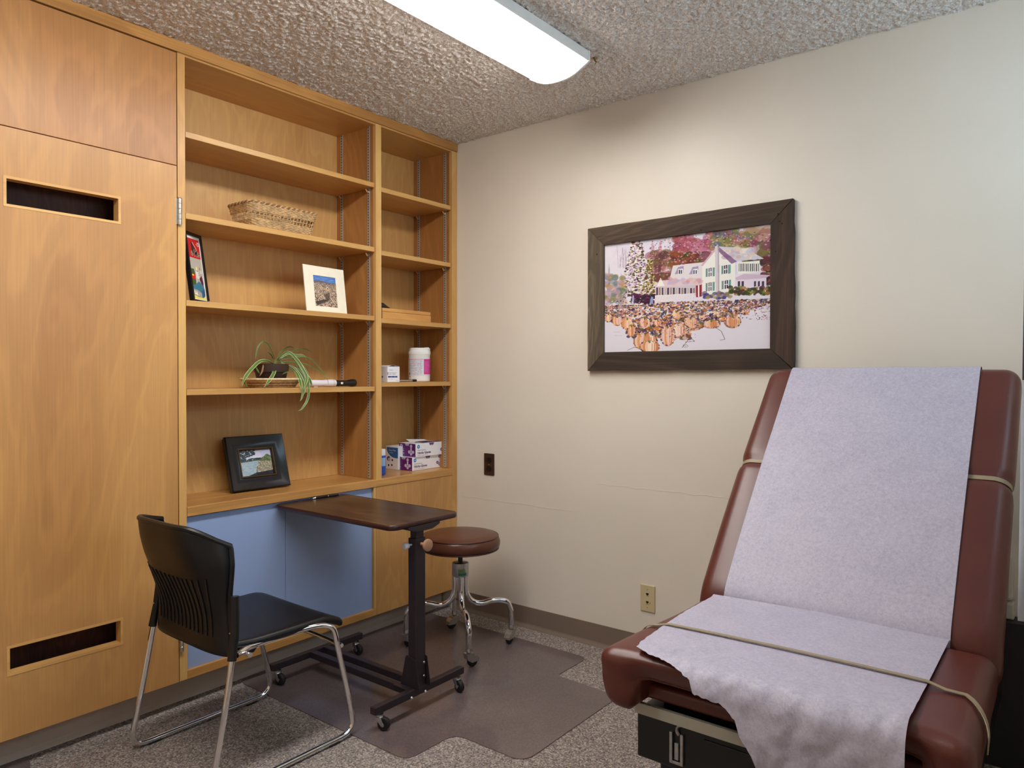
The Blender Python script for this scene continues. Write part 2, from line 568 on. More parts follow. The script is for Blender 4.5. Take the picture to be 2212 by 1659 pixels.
struct('trim_1', MB().box(CX - 0.02, CX + 0.06, WY0 - .03, WY1 + .03, WZ0 - .03, WZ0), M_white, bevel=0.004)

# ---------------------------------------------------------------- fascia board along the ceiling
o = solo('fascia_board', MB().box(-0.03, 0.008, -2.75, -0.003, 2.3952, 2.437), M_wfas,
     'long wooden fascia board between cabinet tops and the popcorn ceiling', 'trim board', (0, -1.4, 2.395), bevel=0.002)

# ---------------------------------------------------------------- tall storage cabinet with two doors
t = thing('tall_cabinet', 'tall birch cabinet with slotted door left of the bookcase', 'cabinet', (-0.15, -2.0, 0.109))
mb = MB()
mb.box(-0.34, -0.022, -1.508, -1.4965, 0.109, 2.393)
mb.box(-0.34, -0.022, -2.75, -2.738, 0.109, 2.393)
mb.box(-0.34, -0.022, -2.738, -1.508, 0.109, 0.125)
mb.box(-0.34, -0.022, -2.738, -1.508, 2.38, 2.393)
mb.box(-0.09, -0.022, -2.738, -2.25, 0.125, 2.38)
mb.box(-0.04, -0.022, -2.24, -1.497, 1.975, 1.992)
part('carcass', mb, M_wside, t)
M_wdark = wood('dark_plywood', S(48, 22, 16), S(84, 42, 30), S(110, 62, 46), 'Z', 0.6, 1.8, 8.0, 2.0)
part('inner_board', MB().box(-0.13, -0.12, -2.24, -1.50, 0.13, 1.97), M_wdark, t)
part('upper_door', MB().box(-0.02, 0.0, -2.75, -1.498, 1.9865, 2.392), M_wdoor2, t, bevel=0.0008)
def slotted(y0, y1, z0, z1, holes, x0, x1):
    mb = MB(); zs = z0
    for (a, b_, c, d) in sorted(holes, key=lambda h: h[2]):
        mb.box(x0, x1, y0, y1, zs, c)
        mb.box(x0, x1, y0, a, c, d); mb.box(x0, x1, b_, y1, c, d)
        zs = d
    return mb.box(x0, x1, y0, y1, zs, z1)
HO = [(-2.036, -1.693, 0.304, 0.397), (-2.036, -1.693, 1.741, 1.835)]
d = part('door', slotted(-2.233, -1.4985, 0.109, 1.9835, HO, -0.02, 0.0), M_wdoor, t)
M_wlip = wood('vent_lipping', S(190, 136, 82), S(214, 164, 106), S(226, 182, 124), 'Y', 0.4, 0.5, 7, 0.8)
for (a, b_, c, e) in HO:
    mb = MB(); w = 0.0085
    mb.box(-0.035, 0.0012, a, b_, c, c + w); mb.box(-0.035, 0.0012, a, b_, e - w, e)
    mb.box(-0.035, 0.0012, a, a + w, c + w, e - w); mb.box(-0.035, 0.0012, b_ - w, b_, c + w, e - w)
    part('vent_lipping', mb, M_wlip, d)
mb = MB().lathe([(0.0012, -0.004), (0.0068, -0.001), (0.0068, 0.0)], (0.006, -1.4905, 1.773))
for k in range(5):
    z0 = 1.773 + k * 0.019
    mb.lathe([(0.0062, 0), (0.0070, 0.0008), (0.0070, 0.0180), (0.0062, 0.0188)], (0.006, -1.4905, z0), n=20)
mb.lathe([(0.0068, 0), (0.006, 0.002), (0.0012, 0.004)], (0.006, -1.4905, 1.868))
mb.box(-0.004, 0.0006, -1.502, -1.4905, 1.775, 1.867)
part('hinge', mb, M_nickel, d, smooth=True, label='brushed nickel butt hinge')
mb = MB()
for k in range(5):
    mb.lathe([(0.0062, 0), (0.0070, 0.0008), (0.0070, 0.0180), (0.0062, 0.0188)], (0.006, -1.4905, 0.22 + k * 0.019), n=20)
part('hinge', mb, M_nickel, d, smooth=True)
part('door', MB().box(-0.02, 0.0, -2.75, -2.236, 0.109, 1.9835), M_wdoor, t)

# ---------------------------------------------------------------- bookcases
BK = -0.282
M_std = plain('plated_standard', S(176, 168, 158), 0.4, 0.35, vary=0.08, scale=90)
def standard(y, side, x, z0, z1, parent):
    """slotted steel shelf standard on a panel face (side = -1 faces -y)"""
    p = part('shelf_standard', MB().box(x - 0.008, x + 0.008, min(y, y + side * 0.0035), max(y, y + side * 0.0035), z0, z1), M_std, parent)
    mb = MB(); z = z0 + 0.01
    yy = y + side * 0.0037
    while z < z1 - 0.006:
        mb.box(x - 0.0028, x + 0.0028, min(yy, yy - side * 0.0006), max(yy, yy - side * 0.0006), z, z + 0.0045)
        z += 0.0127
    part('slot_row', mb, M_hole, p, kind='stuff')
def clip(y, side, x, z, shelf):
    mb = MB()
    mb.prism([(0, 0), (0.016, 0), (0.016, -0.003), (0.004, -0.016), (0, -0.016)], (1, 0, 0), (0, side, 0), (0, 0, 1), 0.008, (x - 0.004, y, z))
    part('shelf_clip', mb, M_chrome, shelf)

def bookcase(t, ya, yb, tops, th=0.0215):
    part('back_panel', MB().box(BK - 0.006, BK, ya, yb, 0.7425, 2.393), M_wback, t)
    part('top_panel', MB().box(BK, -0.002, ya, yb, 2.388, 2.395), M_wy, t)
    for zt in tops:
        s = part('shelf', MB().box(BK + 0.002, -0.004, ya + 0.0035, yb - 0.0045, zt - th, zt), M_wy, t, bevel=0.001)
        for x in (-0.243, -0.048):
            clip(ya + 0.0036, 1, x, zt - th, s)
            clip(yb - 0.0036, -1, x, zt - th, s)
    for x in (-0.243, -0.048):
        standard(ya, 1, x, 0.745, 2.392, t)
        standard(yb, -1, x, 0.745, 2.392, t)

t = thing('bookcase', 'wide open birch bookcase bay with four shelves in the wall unit', 'bookcase', (-0.14, -1.01, 0.742))
part('side_panel', MB().box(-0.29, -0.02, -1.494, -1.466, 0.7425, 2.3945), M_wside, t)
part('side_panel', MB().box(-0.29, -0.02, -0.557, -0.5235, 0.7425, 2.3945), M_wside, t)
part('stile', MB().box(-0.02, 0.0, -1.4945, -1.466, 0.109, 2.3945), M_wtrim, t, bevel=0.0008)
part('stile', MB().box(-0.02, 0.0, -0.557, -0.523, 0.742, 2.3945), M_wtrim, t, bevel=0.0008)
bookcase(t, -1.466, -0.557, (2.119, 1.822, 1.503, 1.175))
t = thing('bookcase', 'narrow open birch bookcase bay with four shelves beside the back wall', 'bookcase', (-0.14, -0.28, 0.742))
part('side_panel', MB().box(-0.29, -0.02, -0.04, -0.022, 0.7425, 2.3945), M_wside, t)
part('stile', MB().box(-0.02, 0.0, -0.040, -0.0035, 0.109, 2.3945), M_wtrim, t, bevel=0.0008)
bookcase(t, -0.5225, -0.040, (2.108, 1.812, 1.495, 1.195))

# continuous counter
M_wcount = wood('counter_birch', S(150, 96, 50), S(186, 134, 80), S(206, 158, 102), 'Y', 0.3, 0.6, 12.2, 1.4)
mb = MB().box(BK - 0.006, -0.015, -1.466, -0.040, 0.708, 0.742)
ct = solo('counter', mb, M_wcount, 'birch counter running under both bookcase bays', 'counter', (-0.14, -0.75, 0.708), bevel=0.001)
mb = MB().box(-0.015, 0.003, -1.465, -0.0402, 0.708, 0.7425)
part('edge_strip', mb, M_wfas, ct, bevel=0.0015)

# base cabinets under the counter
t = thing('base_cabinet', 'low base cabinet with pale blue laminate panels under the counter', 'cabinet', (-0.14, -1.02, 0.109))
part('carcass', MB().box(-0.28, -0.03, -1.466, -0.5405, 0.112, 0.706), M_wside, t)
part('blue_panel', MB().box(-0.03, -0.013, -1.465, -1.0392, 0.14, 0.7075), M_blue, t, bevel=0.0006, label='left pale blue laminate panel')
part('blue_panel', MB().box(-0.03, -0.013, -1.0372, -0.572, 0.14, 0.7075), M_blue, t, bevel=0.0006, label='right pale blue laminate panel')
part('bottom_rail', MB().box(-0.03, 0.0, -1.465, -0.557, 0.109, 0.140), M_wfas, t, bevel=0.001)
part('end_strip', MB().box(-0.03, 0.0, -0.571, -0.5575, 0.1405, 0.7075), M_wtrim, t, bevel=0.001)
part('bolt', MB().lathe([(0.004, 0), (0.004, 0.012), (0.003, 0.014)], (-0.013, -0.60, 0.60), (1, 0, 0), 12), M_zinc, t)
t = thing('base_cabinet', 'plain birch base cabinet panel behind the rolling stool', 'cabinet', (-0.14, -0.3, 0.109))
part('carcass', MB().box(-0.28, -0.022, -0.539, -0.0405, 0.112, 0.706), M_wside, t)
part('front_panel', MB().box(-0.02, 0.0, -0.5565, -0.0405, 0.109, 0.7075), M_wdoor, t, bevel=0.001)

# toe-kick plinth behind the cove base
solo('plinth', MB().box(-0.28, -0.101, RY + .02, -0.004, 0.0, 0.1085), M_wside, 'recessed plinth behind taupe cove base under cabinets', 'plinth', (-0.2, -1.5, 0))

# ---------------------------------------------------------------- ceiling light
t = thing('ceiling_light', 'long fluorescent wraparound light fixture on the ceiling', 'ceiling light', (0.99, -1.73, 2.352))
m, nt, b = newmat('lit_diffuser')
b.inputs['Base Color'].default_value = (0.9, 0.9, 0.86, 1)
b.inputs['Roughness'].default_value = 0.4
b.inputs['Emission Color'].default_value = (1.0, 0.965, 0.92, 1)
b.inputs['Emission Strength'].default_value = LAMP
M_lit = m
FX0, FX1, FY0, FY1 = 0.862, 1.132, -2.95, -0.508  # camera-side length is unseen, added for more even room light
def lensprof(n=16):
    p = []
    for i in range(n + 1):
        s_ = i / n
        x = FX0 + 0.004 + (FX1 - 0.010 - FX0 - 0.004) * s_
        k = abs(2 * s_ - 1)
        z = 2.354 + 0.040 * (k ** 2.4)
        p.append((x, z))
    return p
lp = lensprof()
mb = MB().prism(lp + [(lp[-1][0], 2.402), (lp[0][0], 2.402)], (0, 1, 0), (1, 0, 0), (0, 0, 1), FY1 - FY0 - 0.02, (0, FY0 + 0.01, 0))
part('diffuser', mb, M_lit, t, smooth=True, label='glowing curved white diffuser')
mb = MB().prism([(FX0, 2.398), (FX1 - .001, 2.396), (FX1, 2.402), (FX1, 2.4325), (FX0, 2.4325)], (0, 1, 0), (1, 0, 0), (0, 0, 1), FY1 - FY0 - 0.02, (0, FY0 + 0.01, 0))
part('housing', mb, M_white, t, bevel=0.001)
ep = [(x, z - 0.003) for x, z in lp]
ep[0] = (FX0 - .002, 2.392); ep[-1] = (FX1 + .002, 2.394)
for y0 in (FY0, FY1 - 0.010):
    mb = MB().prism(ep + [(FX1 + .002, 2.4335), (FX0 - .002, 2.4335)], (0, 1, 0), (1, 0, 0), (0, 0, 1), 0.010, (0, y0, 0))
    part('end_cap', mb, M_white, t, bevel=0.001)
M_brass = plain('old_brass', S(150, 126, 72), 0.3, 1.0)
mb = MB().lathe([(0.009, 2.434), (0.008, 2.430), (0.003, 2.428)], (1.115, -0.445, 0), n=14)
mb.tube(spline([(1.115, -0.445, 2.43), (1.118, -0.448, 2.421), (1.125, -0.452, 2.414), (1.121, -0.455, 2.405)], 4), 0.0025, 8)
solo('ceiling_hook', mb, M_brass, 'small brass screw hook in the ceiling beside the light', 'hook', (1.115, -0.445, 2.40), smooth=True)

# ---------------------------------------------------------------- large framed watercolour
def house_art():
    W_, H_ = 540, 380
    A = Art(W_, H_, (226, 222, 234), 5)
    R_ = A.r
    def uv(px, py):
        u = (px - 205) / 1445.0
        top = 505 - 200 * u; bot = 1435 - 55 * u
        return u, (py - top) / (bot - top)
    def P(*pts): return [uv(*p) for p in pts]
    def dabs(x0, y0, x1, y1, n, cols, s0, s1, al=0.85, stretch=1.5):
        for _ in range(n):
            a, b_ = uv(R_.uniform(x0, x1), R_.uniform(y0, y1))
            c = cols[R_.randint(len(cols))]; s_ = R_.uniform(s0, s1)
            A.ell(a, b_, s_ * stretch / 1445, s_ / 930, c, al, R_.uniform(-0.6, 0.6))
    # lilac paper tone with soft washes
    dabs(205, 400, 1650, 700, 60, [(214, 208, 228), (232, 226, 238), (206, 206, 232)], 30, 70, 0.25)
    # distant violet and green firs
    for (x, y, w, h, c) in ((250,660,34,330,(150,150,170)),(665,450,40,200,(196,150,176)),(735,440,44,240,(200,132,150)),(820,510,36,140,(150,148,176)),(895,470,34,160,(170,150,180)),(1115,395,34,140,(160,140,170)),(320,760,70,220,(206,150,130)),(370,740,50,220,(190,170,190))):
        for k in range(9):
            f = k / 9
            A.poly(P((x - w * (0.3 + f), y + h * f + h * .22), (x, y + h * f * 0.9), (x + w * (0.3 + f), y + h * f + h * .2)), c, 0.5)
    dabs(880, 420, 1160, 640, 90, [(168, 84, 104), (130, 60, 90), (176, 110, 120), (140, 84, 60), (196, 120, 150)], 14, 42, 0.6)
    dabs(640, 560, 860, 790, 90, [(150, 90, 110), (110, 60, 60), (196, 132, 128), (92, 62, 70), (120, 100, 60)], 12, 38, 0.6)
    dabs(850, 560, 1130, 660, 80, [(110, 50, 52), (150, 80, 60), (92, 84, 40), (60, 66, 34), (150, 96, 120)], 12, 34, 0.7)
    dabs(1170, 350, 1620, 520, 150, [(110, 112, 56), (150, 150, 90), (160, 100, 70), (176, 90, 110), (130, 90, 140), (90, 110, 130), (190, 150, 120)], 10, 36, 0.6)
    dabs(1450, 470, 1650, 640, 80, [(130, 60, 90), (160, 90, 60), (110, 112, 56), (80, 46, 70)], 12, 34, 0.7)
    dabs(1580, 600, 1650, 830, 60, [(96, 40, 50), (60, 60, 40), (150, 80, 70), (40, 30, 50)], 8, 24, 0.8)
    for _ in range(12):
        x = R_.uniform(340, 420); A.line(*uv(x, 700), *uv(x + R_.uniform(-30, 30), R_.uniform(500, 620)), 0.002, (150, 130, 150), 0.8)
    # big conifer on the left, in tiers of dabs with snow-white gaps
    for k in range(26):
        f = k / 25.0; y = 470 + f * 460; w = 46 + f * 105; cx = 520 - 40 * f * 0.5
        cols = [(40, 26, 40), (96, 60, 96), (190, 140, 196), (110, 110, 44), (150, 120, 70), (216, 190, 224), (60, 60, 30)]
        for _ in range(int(10 + 22 * f)):
            x = cx + R_.uniform(-w, w); yy = y + abs(x - cx) * 0.25 + R_.uniform(-8, 8)
            a, b_ = uv(x, yy); A.ell(a, b_, R_.uniform(7, 17) / 1445, R_.uniform(3, 9) / 930, cols[R_.randint(7)], 0.85, R_.uniform(0.1, 0.8) * (1 if x > cx else -1))
        for _ in range(int(4 + 8 * f)):
            a, b_ = uv(cx + R_.uniform(-w, w), y + R_.uniform(-8, 16)); A.ell(a, b_, 12 / 1445, 5 / 930, (238, 234, 226), 0.8)
    for k in range(18):
        f = k / 17.0; y = 620 + f * 300; w = 18 + f * 60; cx = 640
        for _ in range(14):
            a, b_ = uv(cx + R_.uniform(-w, w), y + R_.uniform(-8, 8)); A.ell(a, b_, R_.uniform(6, 13) / 1445, R_.uniform(4, 8) / 930, [(96, 96, 30), (150, 146, 60), (60, 50, 30), (200, 186, 120), (236, 232, 210), (110, 60, 50)][R_.randint(6)], 0.85)
    dabs(440, 930, 680, 1000, 50, [(50, 22, 50), (80, 30, 70), (40, 30, 60)], 8, 20, 0.8)
    A.poly(P((470, 1035), (480, 935), (492, 935), (488, 1035)), (178, 190, 224)); A.poly(P((640, 1000), (655, 940), (672, 945), (670, 1005)), (140, 160, 210))
    dabs(205, 760, 400, 1000, 90, [(150, 160, 190), (120, 130, 80), (196, 150, 110), (200, 160, 190), (90, 120, 140)], 10, 26, 0.5)
    # the white house
    wh = (238, 238, 232)
    A.poly(P((820, 790), (850, 670), (1120, 635), (1100, 770)), (226, 220, 224))            # low roof
    A.poly(P((1105, 925), (1100, 665), (1230, 500), (1370, 640), (1370, 880), (1240, 915)), wh)   # gable front
    A.poly(P((1230, 500), (1450, 515), (1590, 605), (1385, 625)), (206, 202, 214))         # main roof
    dabs(1260, 520, 1540, 600, 60, [(226, 206, 190), (190, 200, 224), (236, 226, 210), (200, 170, 186)], 8, 22, 0.7)
    A.poly(P((1230, 500), (1385, 630), (1340, 650), (1232, 540)), (120, 84, 130), 0.8)
    A.line(*uv(1230, 500), *uv(1098, 668), 0.012, (206, 176, 190))
    A.poly(P((1385, 640), (1560, 620), (1560, 720), (1390, 735)), wh)
    for i in range(11):
        x = 1398 + i * 15; A.poly(P((x, 648), (x + 7, 646), (x + 7, 712), (x, 716)), (50, 50, 66))
    A.poly(P((1370, 770), (1440, 735), (1640, 745), (1600, 775), (1380, 790)), (206, 184, 208))
    A.poly(P((1380, 790), (1610, 770), (1610, 850), (1390, 870)), (228, 216, 232))
    for x in (1390, 1420, 1515, 1545, 1575): A.poly(P((x, 800), (x + 18, 798), (x + 18, 842), (x, 846)), (70, 60, 84))
    A.poly(P((1205, 500), (1235, 490), (1240, 915), (1215, 915)), (214, 206, 210)); A.poly(P((1228, 500), (1240, 500), (1245, 915), (1234, 915)), (160, 150, 176), 0.7)
    for (x, y) in ((1130, 690), (1258, 665), (1130, 815), (1262, 795)):
        A.poly(P((x, y + 4), (x + 17, y), (x + 17, y + 72), (x, y + 76)), (110, 150, 150)); A.poly(P((x + 56, y - 6), (x + 76, y - 10), (x + 76, y + 66), (x + 56, y + 70)), (110, 160, 156))
        A.poly(P((x + 24, y), (x + 50, y - 6), (x + 50, y + 66), (x + 24, y + 72)), (60, 44, 84)); A.line(*uv(x + 37, y), *uv(x + 37, y + 70), 0.004, wh); A.line(*uv(x + 22, y + 34), *uv(x + 52, y + 30), 0.006, wh)
    for x in (895, 1020):
        A.poly(P((x - 30, 745), (x, 680), (x + 50, 672), (x + 45, 735)), (150, 130, 180), 0.8); A.poly(P((x, 745), (x, 700), (x + 44, 694), (x + 44, 738)), wh)
        for q in (6, 24): A.poly(P((x + q, 740), (x + q, 706), (x + q + 12, 704), (x + q + 12, 738)), (60, 84, 110))
    A.poly(P((680, 850), (740, 800), (1100, 770), (1100, 830), (700, 860)), (220, 200, 210)); dabs(800, 785, 1100, 825, 30, [(226, 180, 160), (190, 180, 220), (206, 150, 170)], 8, 18, 0.6)
    A.poly(P((690, 860), (1100, 830), (1100, 925), (700, 950)), (206, 196, 206))
    for i in range(16):
        x = 700 + i * 25; A.poly(P((x, 862), (x + 15, 860), (x + 15, 925), (x, 930)), [(70, 50, 90), (150, 130, 110), (60, 60, 84), (190, 180, 170)][i % 4])
    A.poly(P((690, 930), (1040, 905), (1040, 945), (690, 985)), (236, 232, 236)); 
    for i in range(30): A.line(*uv(690 + i * 12, 980 - i), *uv(705 + i * 12, 935 - i), 0.0016, (180, 170, 190))
    A.poly(P((1048, 840), (1098, 830), (1098, 935), (1050, 940)), (150, 40, 60)); A.line(*uv(1072, 835), *uv(1072, 935), 0.006, wh)
    A.poly(P((705, 850), (740, 775), (775, 845)), (240, 238, 230))
    dabs(1110, 900, 1330, 950, 40, [(60, 60, 130), (110, 84, 110), (150, 130, 90)], 6, 16, 0.7)
    dabs(1330, 850, 1640, 915, 90, [(50, 66, 30), (110, 120, 50), (160, 120, 60), (70, 44, 50)], 6, 16, 0.8)
    # pumpkin field : a band of small colourful dabs
    cols = [(160, 96, 50), (214, 150, 110), (110, 100, 50), (50, 50, 96), (96, 60, 110), (190, 120, 140), (226, 196, 170), (60, 34, 44), (84, 110, 130), (200, 130, 70), (238, 226, 226), (130, 84, 40)]
    for _ in range(2300):
        x = R_.uniform(205, 1650); f = (x - 205) / 1445
        lo = 1010 - 60 * f + (0 if x > 700 else 20)
        hi = 1300 if 430 < x < 1000 else (1150 if x < 430 else 1240 - 260 * (x - 1000) / 650)
        y = lo + (hi - lo) * R_.uniform(0, 1) ** 1.2
        a, b_ = uv(x, y); s_ = R_.uniform(4, 10) + 8 * (y - lo) / 260
        A.ell(a, b_, s_ * 1.4 / 1445, s_ * .8 / 930, cols[R_.randint(len(cols))], 0.8, R_.uniform(-0.8, 0.8))
    # individual pumpkins
    for (x, y, rx, ry) in ((245,1130,42,38),(330,1155,52,42),(430,1180,58,50),(470,1240,40,50),(595,1165,60,42),(715,1165,40,32),(880,1095,44,34),(1005,1165,66,50),(1180,1170,70,34),(1350,1145,66,52),(1270,1120,34,26),(900,1225,90,56),(805,1275,66,86),(600,1330,110,70),(640,1375,90,50),(1100,1110,34,26),(1220,1070,36,24),(1450,1060,34,24)):
        a, b_ = uv(x, y); A.ell(a, b_, rx * 1.02 / 1445, ry * 1.02 / 930, (150, 84, 60), 0.75)
        for q in (-0.78, 0.78, -0.48, 0.48, -0.18, 0.18):
            w_ = 0.34 - 0.10 * abs(q)
            tone = [(236, 190, 150), (246, 214, 184), (226, 156, 108), (240, 206, 196), (214, 140, 96), (250, 232, 214)][R_.randint(6)]
            a, b_ = uv(x + q * rx * 0.82, y); A.ell(a, b_, rx * w_ / 1445, ry * (1.0 - 0.35 * q * q) / 930, tone, 0.85)
            a, b_ = uv(x + (q + 0.14) * rx * 0.82, y + ry * .1); A.ell(a, b_, rx * 0.045 / 1445, ry * .8 * (1.0 - 0.4 * q * q) / 930, (176, 96, 64), 0.55)
        for _ in range(int(rx * .5)):
            an = R_.uniform(0, 6.28); a, b_ = uv(x + rx * math.cos(an), y + ry * math.sin(an))
            A.ell(a, b_, R_.uniform(4, 10) / 1445, R_.uniform(3, 7) / 930, cols[R_.randint(len(cols))], .85, R_.uniform(-.8, .8))
        a, b_ = uv(x, y - ry * .85); A.ell(a, b_, 9 / 1445, 12 / 930, (110, 110, 50), 0.9)
    for _ in range(900):
        x = R_.uniform(205, 1650); y = R_.uniform(980, 1130 if x < 500 or x > 1050 else 1290)
        a, b_ = uv(x, y); A.ell(a, b_, R_.uniform(3, 8) / 1445, R_.uniform(2, 5) / 930, [(240, 232, 236), (246, 226, 206), (40, 30, 50), (90, 70, 120), (206, 150, 180)][R_.randint(5)], .8, R_.uniform(-1, 1))
    # pale lights and dark accents flicked through the foliage
    for _ in range(900):
        x = R_.uniform(640, 1640); y = R_.uniform(380, 800)
        if 820 < x < 1620 and y > 500 + 0 * x and not (x < 1100 and y < 640): continue
        a, b_ = uv(x, y); A.ell(a, b_, R_.uniform(4, 10) / 1445, R_.uniform(3, 7) / 930, [(226, 206, 220), (206, 176, 150), (90, 50, 60), (70, 74, 40), (196, 150, 176)][R_.randint(5)], .55, R_.uniform(-1, 1))
    for (pts) in (((1200, 1190), (1260, 1230), (1290, 1300), (1250, 1310)), ((960, 1330), (1040, 1320), (1000, 1290), (930, 1380)), ((430, 1410), (500, 1380), (560, 1400))):
        for i in range(len(pts) - 1): A.line(*uv(*pts[i]), *uv(*pts[i + 1]), 0.0035, (90, 84, 60), 0.9)
    for k in range(20):
        a0 = k * 0.5; r_ = 4 + k; A.line(*uv(965 + r_ * math.cos(a0), 1362 + r_ * .8 * math.sin(a0)), *uv(965 + (r_ + 1) * math.cos(a0 + .5), 1362 + (r_ + 1) * .8 * math.sin(a0 + .5)), 0.002, (90, 84, 90))
    # pencil signature
    for (x, y) in ((295, 1250), (305, 1280)):
        for i in range(7): A.line(*uv(x + i * 10, y + (i % 2) * 8), *uv(x + i * 10 + 8, y - (i % 2) * 6 + 6), 0.0016, (150, 146, 160), 0.9)
    return A

def plank_mat():
    m, nt, b = newmat('barn_wood')
    return m
M_barnx = wood('barn_wood_horizontal', S(36, 26, 22), S(66, 50, 42), S(100, 80, 68), 'X', 0.8, 1.6, 3.0, 2.6)
M_barnz = wood('barn_wood_vertical', S(46, 36, 30), S(84, 70, 60), S(126, 110, 98), 'Z', 0.8, 1.6, 5.0, 2.6)
M_barnz2 = wood('barn_wood_dark', S(32, 22, 20), S(60, 42, 36), S(86, 66, 56), 'Z', 0.8, 1.6, 11.0, 2.6)
t = thing('framed_painting', 'large farmhouse and pumpkin watercolour in a brown barnwood frame', 'picture', (1.272, -0.001, 1.247))
ox0, ox1, oz0, oz1 = 0.820, 1.724, 1.248, 1.890
ix0, ix1, iz0, iz1 = 0.903, 1.640, 1.331, 1.808
q = 0.0008
def wob(a, b_, n, amp, seed):
    rr = random.Random(seed)
    return [(a[0] + (b_[0]-a[0]) * i / n + rr.uniform(-amp, amp) * (0 < i < n), a[1] + (b_[1]-a[1]) * i / n + rr.uniform(-amp, amp) * (0 < i < n)) for i in range(n)]
for pts, mt in (
    ([(ix1-q, iz1), (ix0+q, iz1)] + wob((ox0+q, oz1), (ox1-q, oz1+.002), 14, 0.0008, 1) + [(ox1-q, oz1+.002)], M_barnx),
    ([(ix0+q, iz0), (ix1-q, iz0)] + wob((ox1-q, oz0+.004), (ox0+q, oz0), 14, 0.0012, 2) + [(ox0+q, oz0)], M_barnx),
    ([(ix0, iz1-q), (ix0, iz0+q)] + wob((ox0, oz0+q), (ox0, oz1-q), 12, 0.0006, 3) + [(ox0, oz1-q)], M_barnz),
    ([(ix1, iz0+q), (ix1, iz1-q)] + wob((ox1, oz1-q), (ox1+.006, oz0+.004+q), 16, 0.0020, 4) + [(ox1+.004, oz0+.004+q)], M_barnz2)):
    part('frame_board', MB().prism(pts, (0, -1, 0), (1, 0, 0), (0, 0, 1), 0.022, (0, -0.002, 0)), mt, t)
mb = MB()
for (x, z) in ((1.668, 1.842), (1.674, 1.812), (1.684, 1.803), (1.36, 1.818), (1.66, 1.70), (0.868, 1.77), (1.640, 1.745)):
    mb.lathe([(0.0032, 0), (0.0026, 0.0006)], (x, -0.0242, z), (0, -1, 0), 8)
part('nail_hole', mb, M_hole, t, kind='stuff')
part('backing', MB().box(ix0-.01, ix1+.01, -0.008, -0.002, iz0-.01, iz1+.01), M_offwhite, t)
house_art().grid('print', (ix0-.002, -0.0125, iz0-.002), (ix1-ix0+.004, 0, 0), (0, 0, iz1-iz0+.004), t, 0.15, 0.3)

# ---------------------------------------------------------------- outlet, phone jack, wall box
M_brown = plain('brown_bakelite', S(62, 40, 32), 0.25, vary=0.05)
M_dbrown = plain('dark_brown_socket', S(22, 14, 12), 0.3)
def duplex(x, z):
    t = thing('power_outlet', 'brown duplex power outlet low on the wall beside the bookcase', 'outlet', (x, 0, z))
    part('plate', MB().prism(rrect(-.033, .033, -.055, .055, .004), (0, -1, 0), (1, 0, 0), (0, 0, 1), 0.006, (x, 0, z)), M_brown, t, bevel=0.002)
    for dz in (-.021, .021):
        r = part('socket', MB().prism([(.0165*math.cos(a), max(-.0135, min(.0135, .0175*math.sin(a)))) for a in [k*PI/14 for k in range(28)]], (0, -1, 0), (1, 0, 0), (0, 0, 1), 0.0085, (x, 0, z+dz)), M_dbrown, t)
        mb = MB().box(x-.0075, x-.0055, -.0088, -.0084, z+dz, z+dz+.008).box(x+.0055, x+.0075, -.0088, -.0084, z+dz, z+dz+.007)
        mb.lathe([(.0025, 0), (.0025, .0003)], (x, -.0085, z+dz-.006), (0, -1, 0), 10)
        part('slot', mb, M_hole, r)
    part('screw', MB().lathe([(.003, 0), (.0025, .001)], (x, -.006, z), (0, -1, 0), 12), M_nickel, t)
duplex(0.222, 0.777)
M_ivory = plain('ivory_plastic', S(206, 190, 150), 0.35, vary=0.03)
x, z = 1.114, 0.266
t = thing('phone_jack', 'ivory twin jack wall plate above the baseboard near the exam table', 'wall plate', (x, 0, z))
part('plate', MB().prism(rrect(-.0345, .0345, -.0575, .0575, .003), (0, -1, 0), (1, 0, 0), (0, 0, 1), 0.0065, (x, 0, z)), M_ivory, t, bevel=0.0025)
for dz in (.018, -.017):
    mb = MB().prism([(-.006, .005), (.006, .005), (.006, -.002), (.003, -.002), (.003, -.0055), (-.003, -.0055), (-.003, -.002), (-.006, -.002)], (0, -1, 0), (1, 0, 0), (0, 0, 1), 0.0004, (x, -.0064, z + dz))
    part('jack', mb, M_hole, t)
for dz in (.038, -.04):
    part('screw', MB().lathe([(.0026, 0), (.0022, .0008)], (x, -.0064, z + dz), (0, -1, 0), 10), M_zinc, t)
part('jack', MB().prism([(.011, -.019), (.014, -.013), (.014, -.023)], (0, -1, 0), (1, 0, 0), (0, 0, 1), 0.0004, (x, -.0064, z)), M_hole, t)
lettering('PHONE', .0042, (x, -.0067, z + .0085), (1, 0, 0), (0, 0, 1), M_hole, t, align='CENTER')
lettering('COMPUTER', .0042, (x, -.0067, z - .0275), (1, 0, 0), (0, 0, 1), M_hole, t, align='CENTER')

t = thing('wall_box', 'white plastic wall box partly hidden behind the exam table', 'wall box', (2.36, 0, 0.46))
part('body', MB().box(2.30, 2.414, -0.055, 0, 0.515, 0.655), M_offwhite, t, bevel=0.01)
part('cover', MB().box(2.31, 2.392, -0.062, -0.055, 0.525, 0.640), M_offwhite, t, bevel=0.003)
part('slot', MB().box(2.318, 2.388, -0.0635, -0.0615, 0.641, 0.6425), M_hole, t)
part('tray', MB().box(2.29, 2.42, -0.075, 0, 0.462, 0.512), M_offwhite, t, bevel=0.006)

solo('low_cabinet', MB().box(2.24, 2.95, -.10, -.017, 0.0, .4605), plain('charcoal_laminate', S(42, 40, 44), .5), 'low charcoal cabinet beneath the white wall box behind exam table', 'cabinet', (2.6, -.06, 0), bevel=.002)

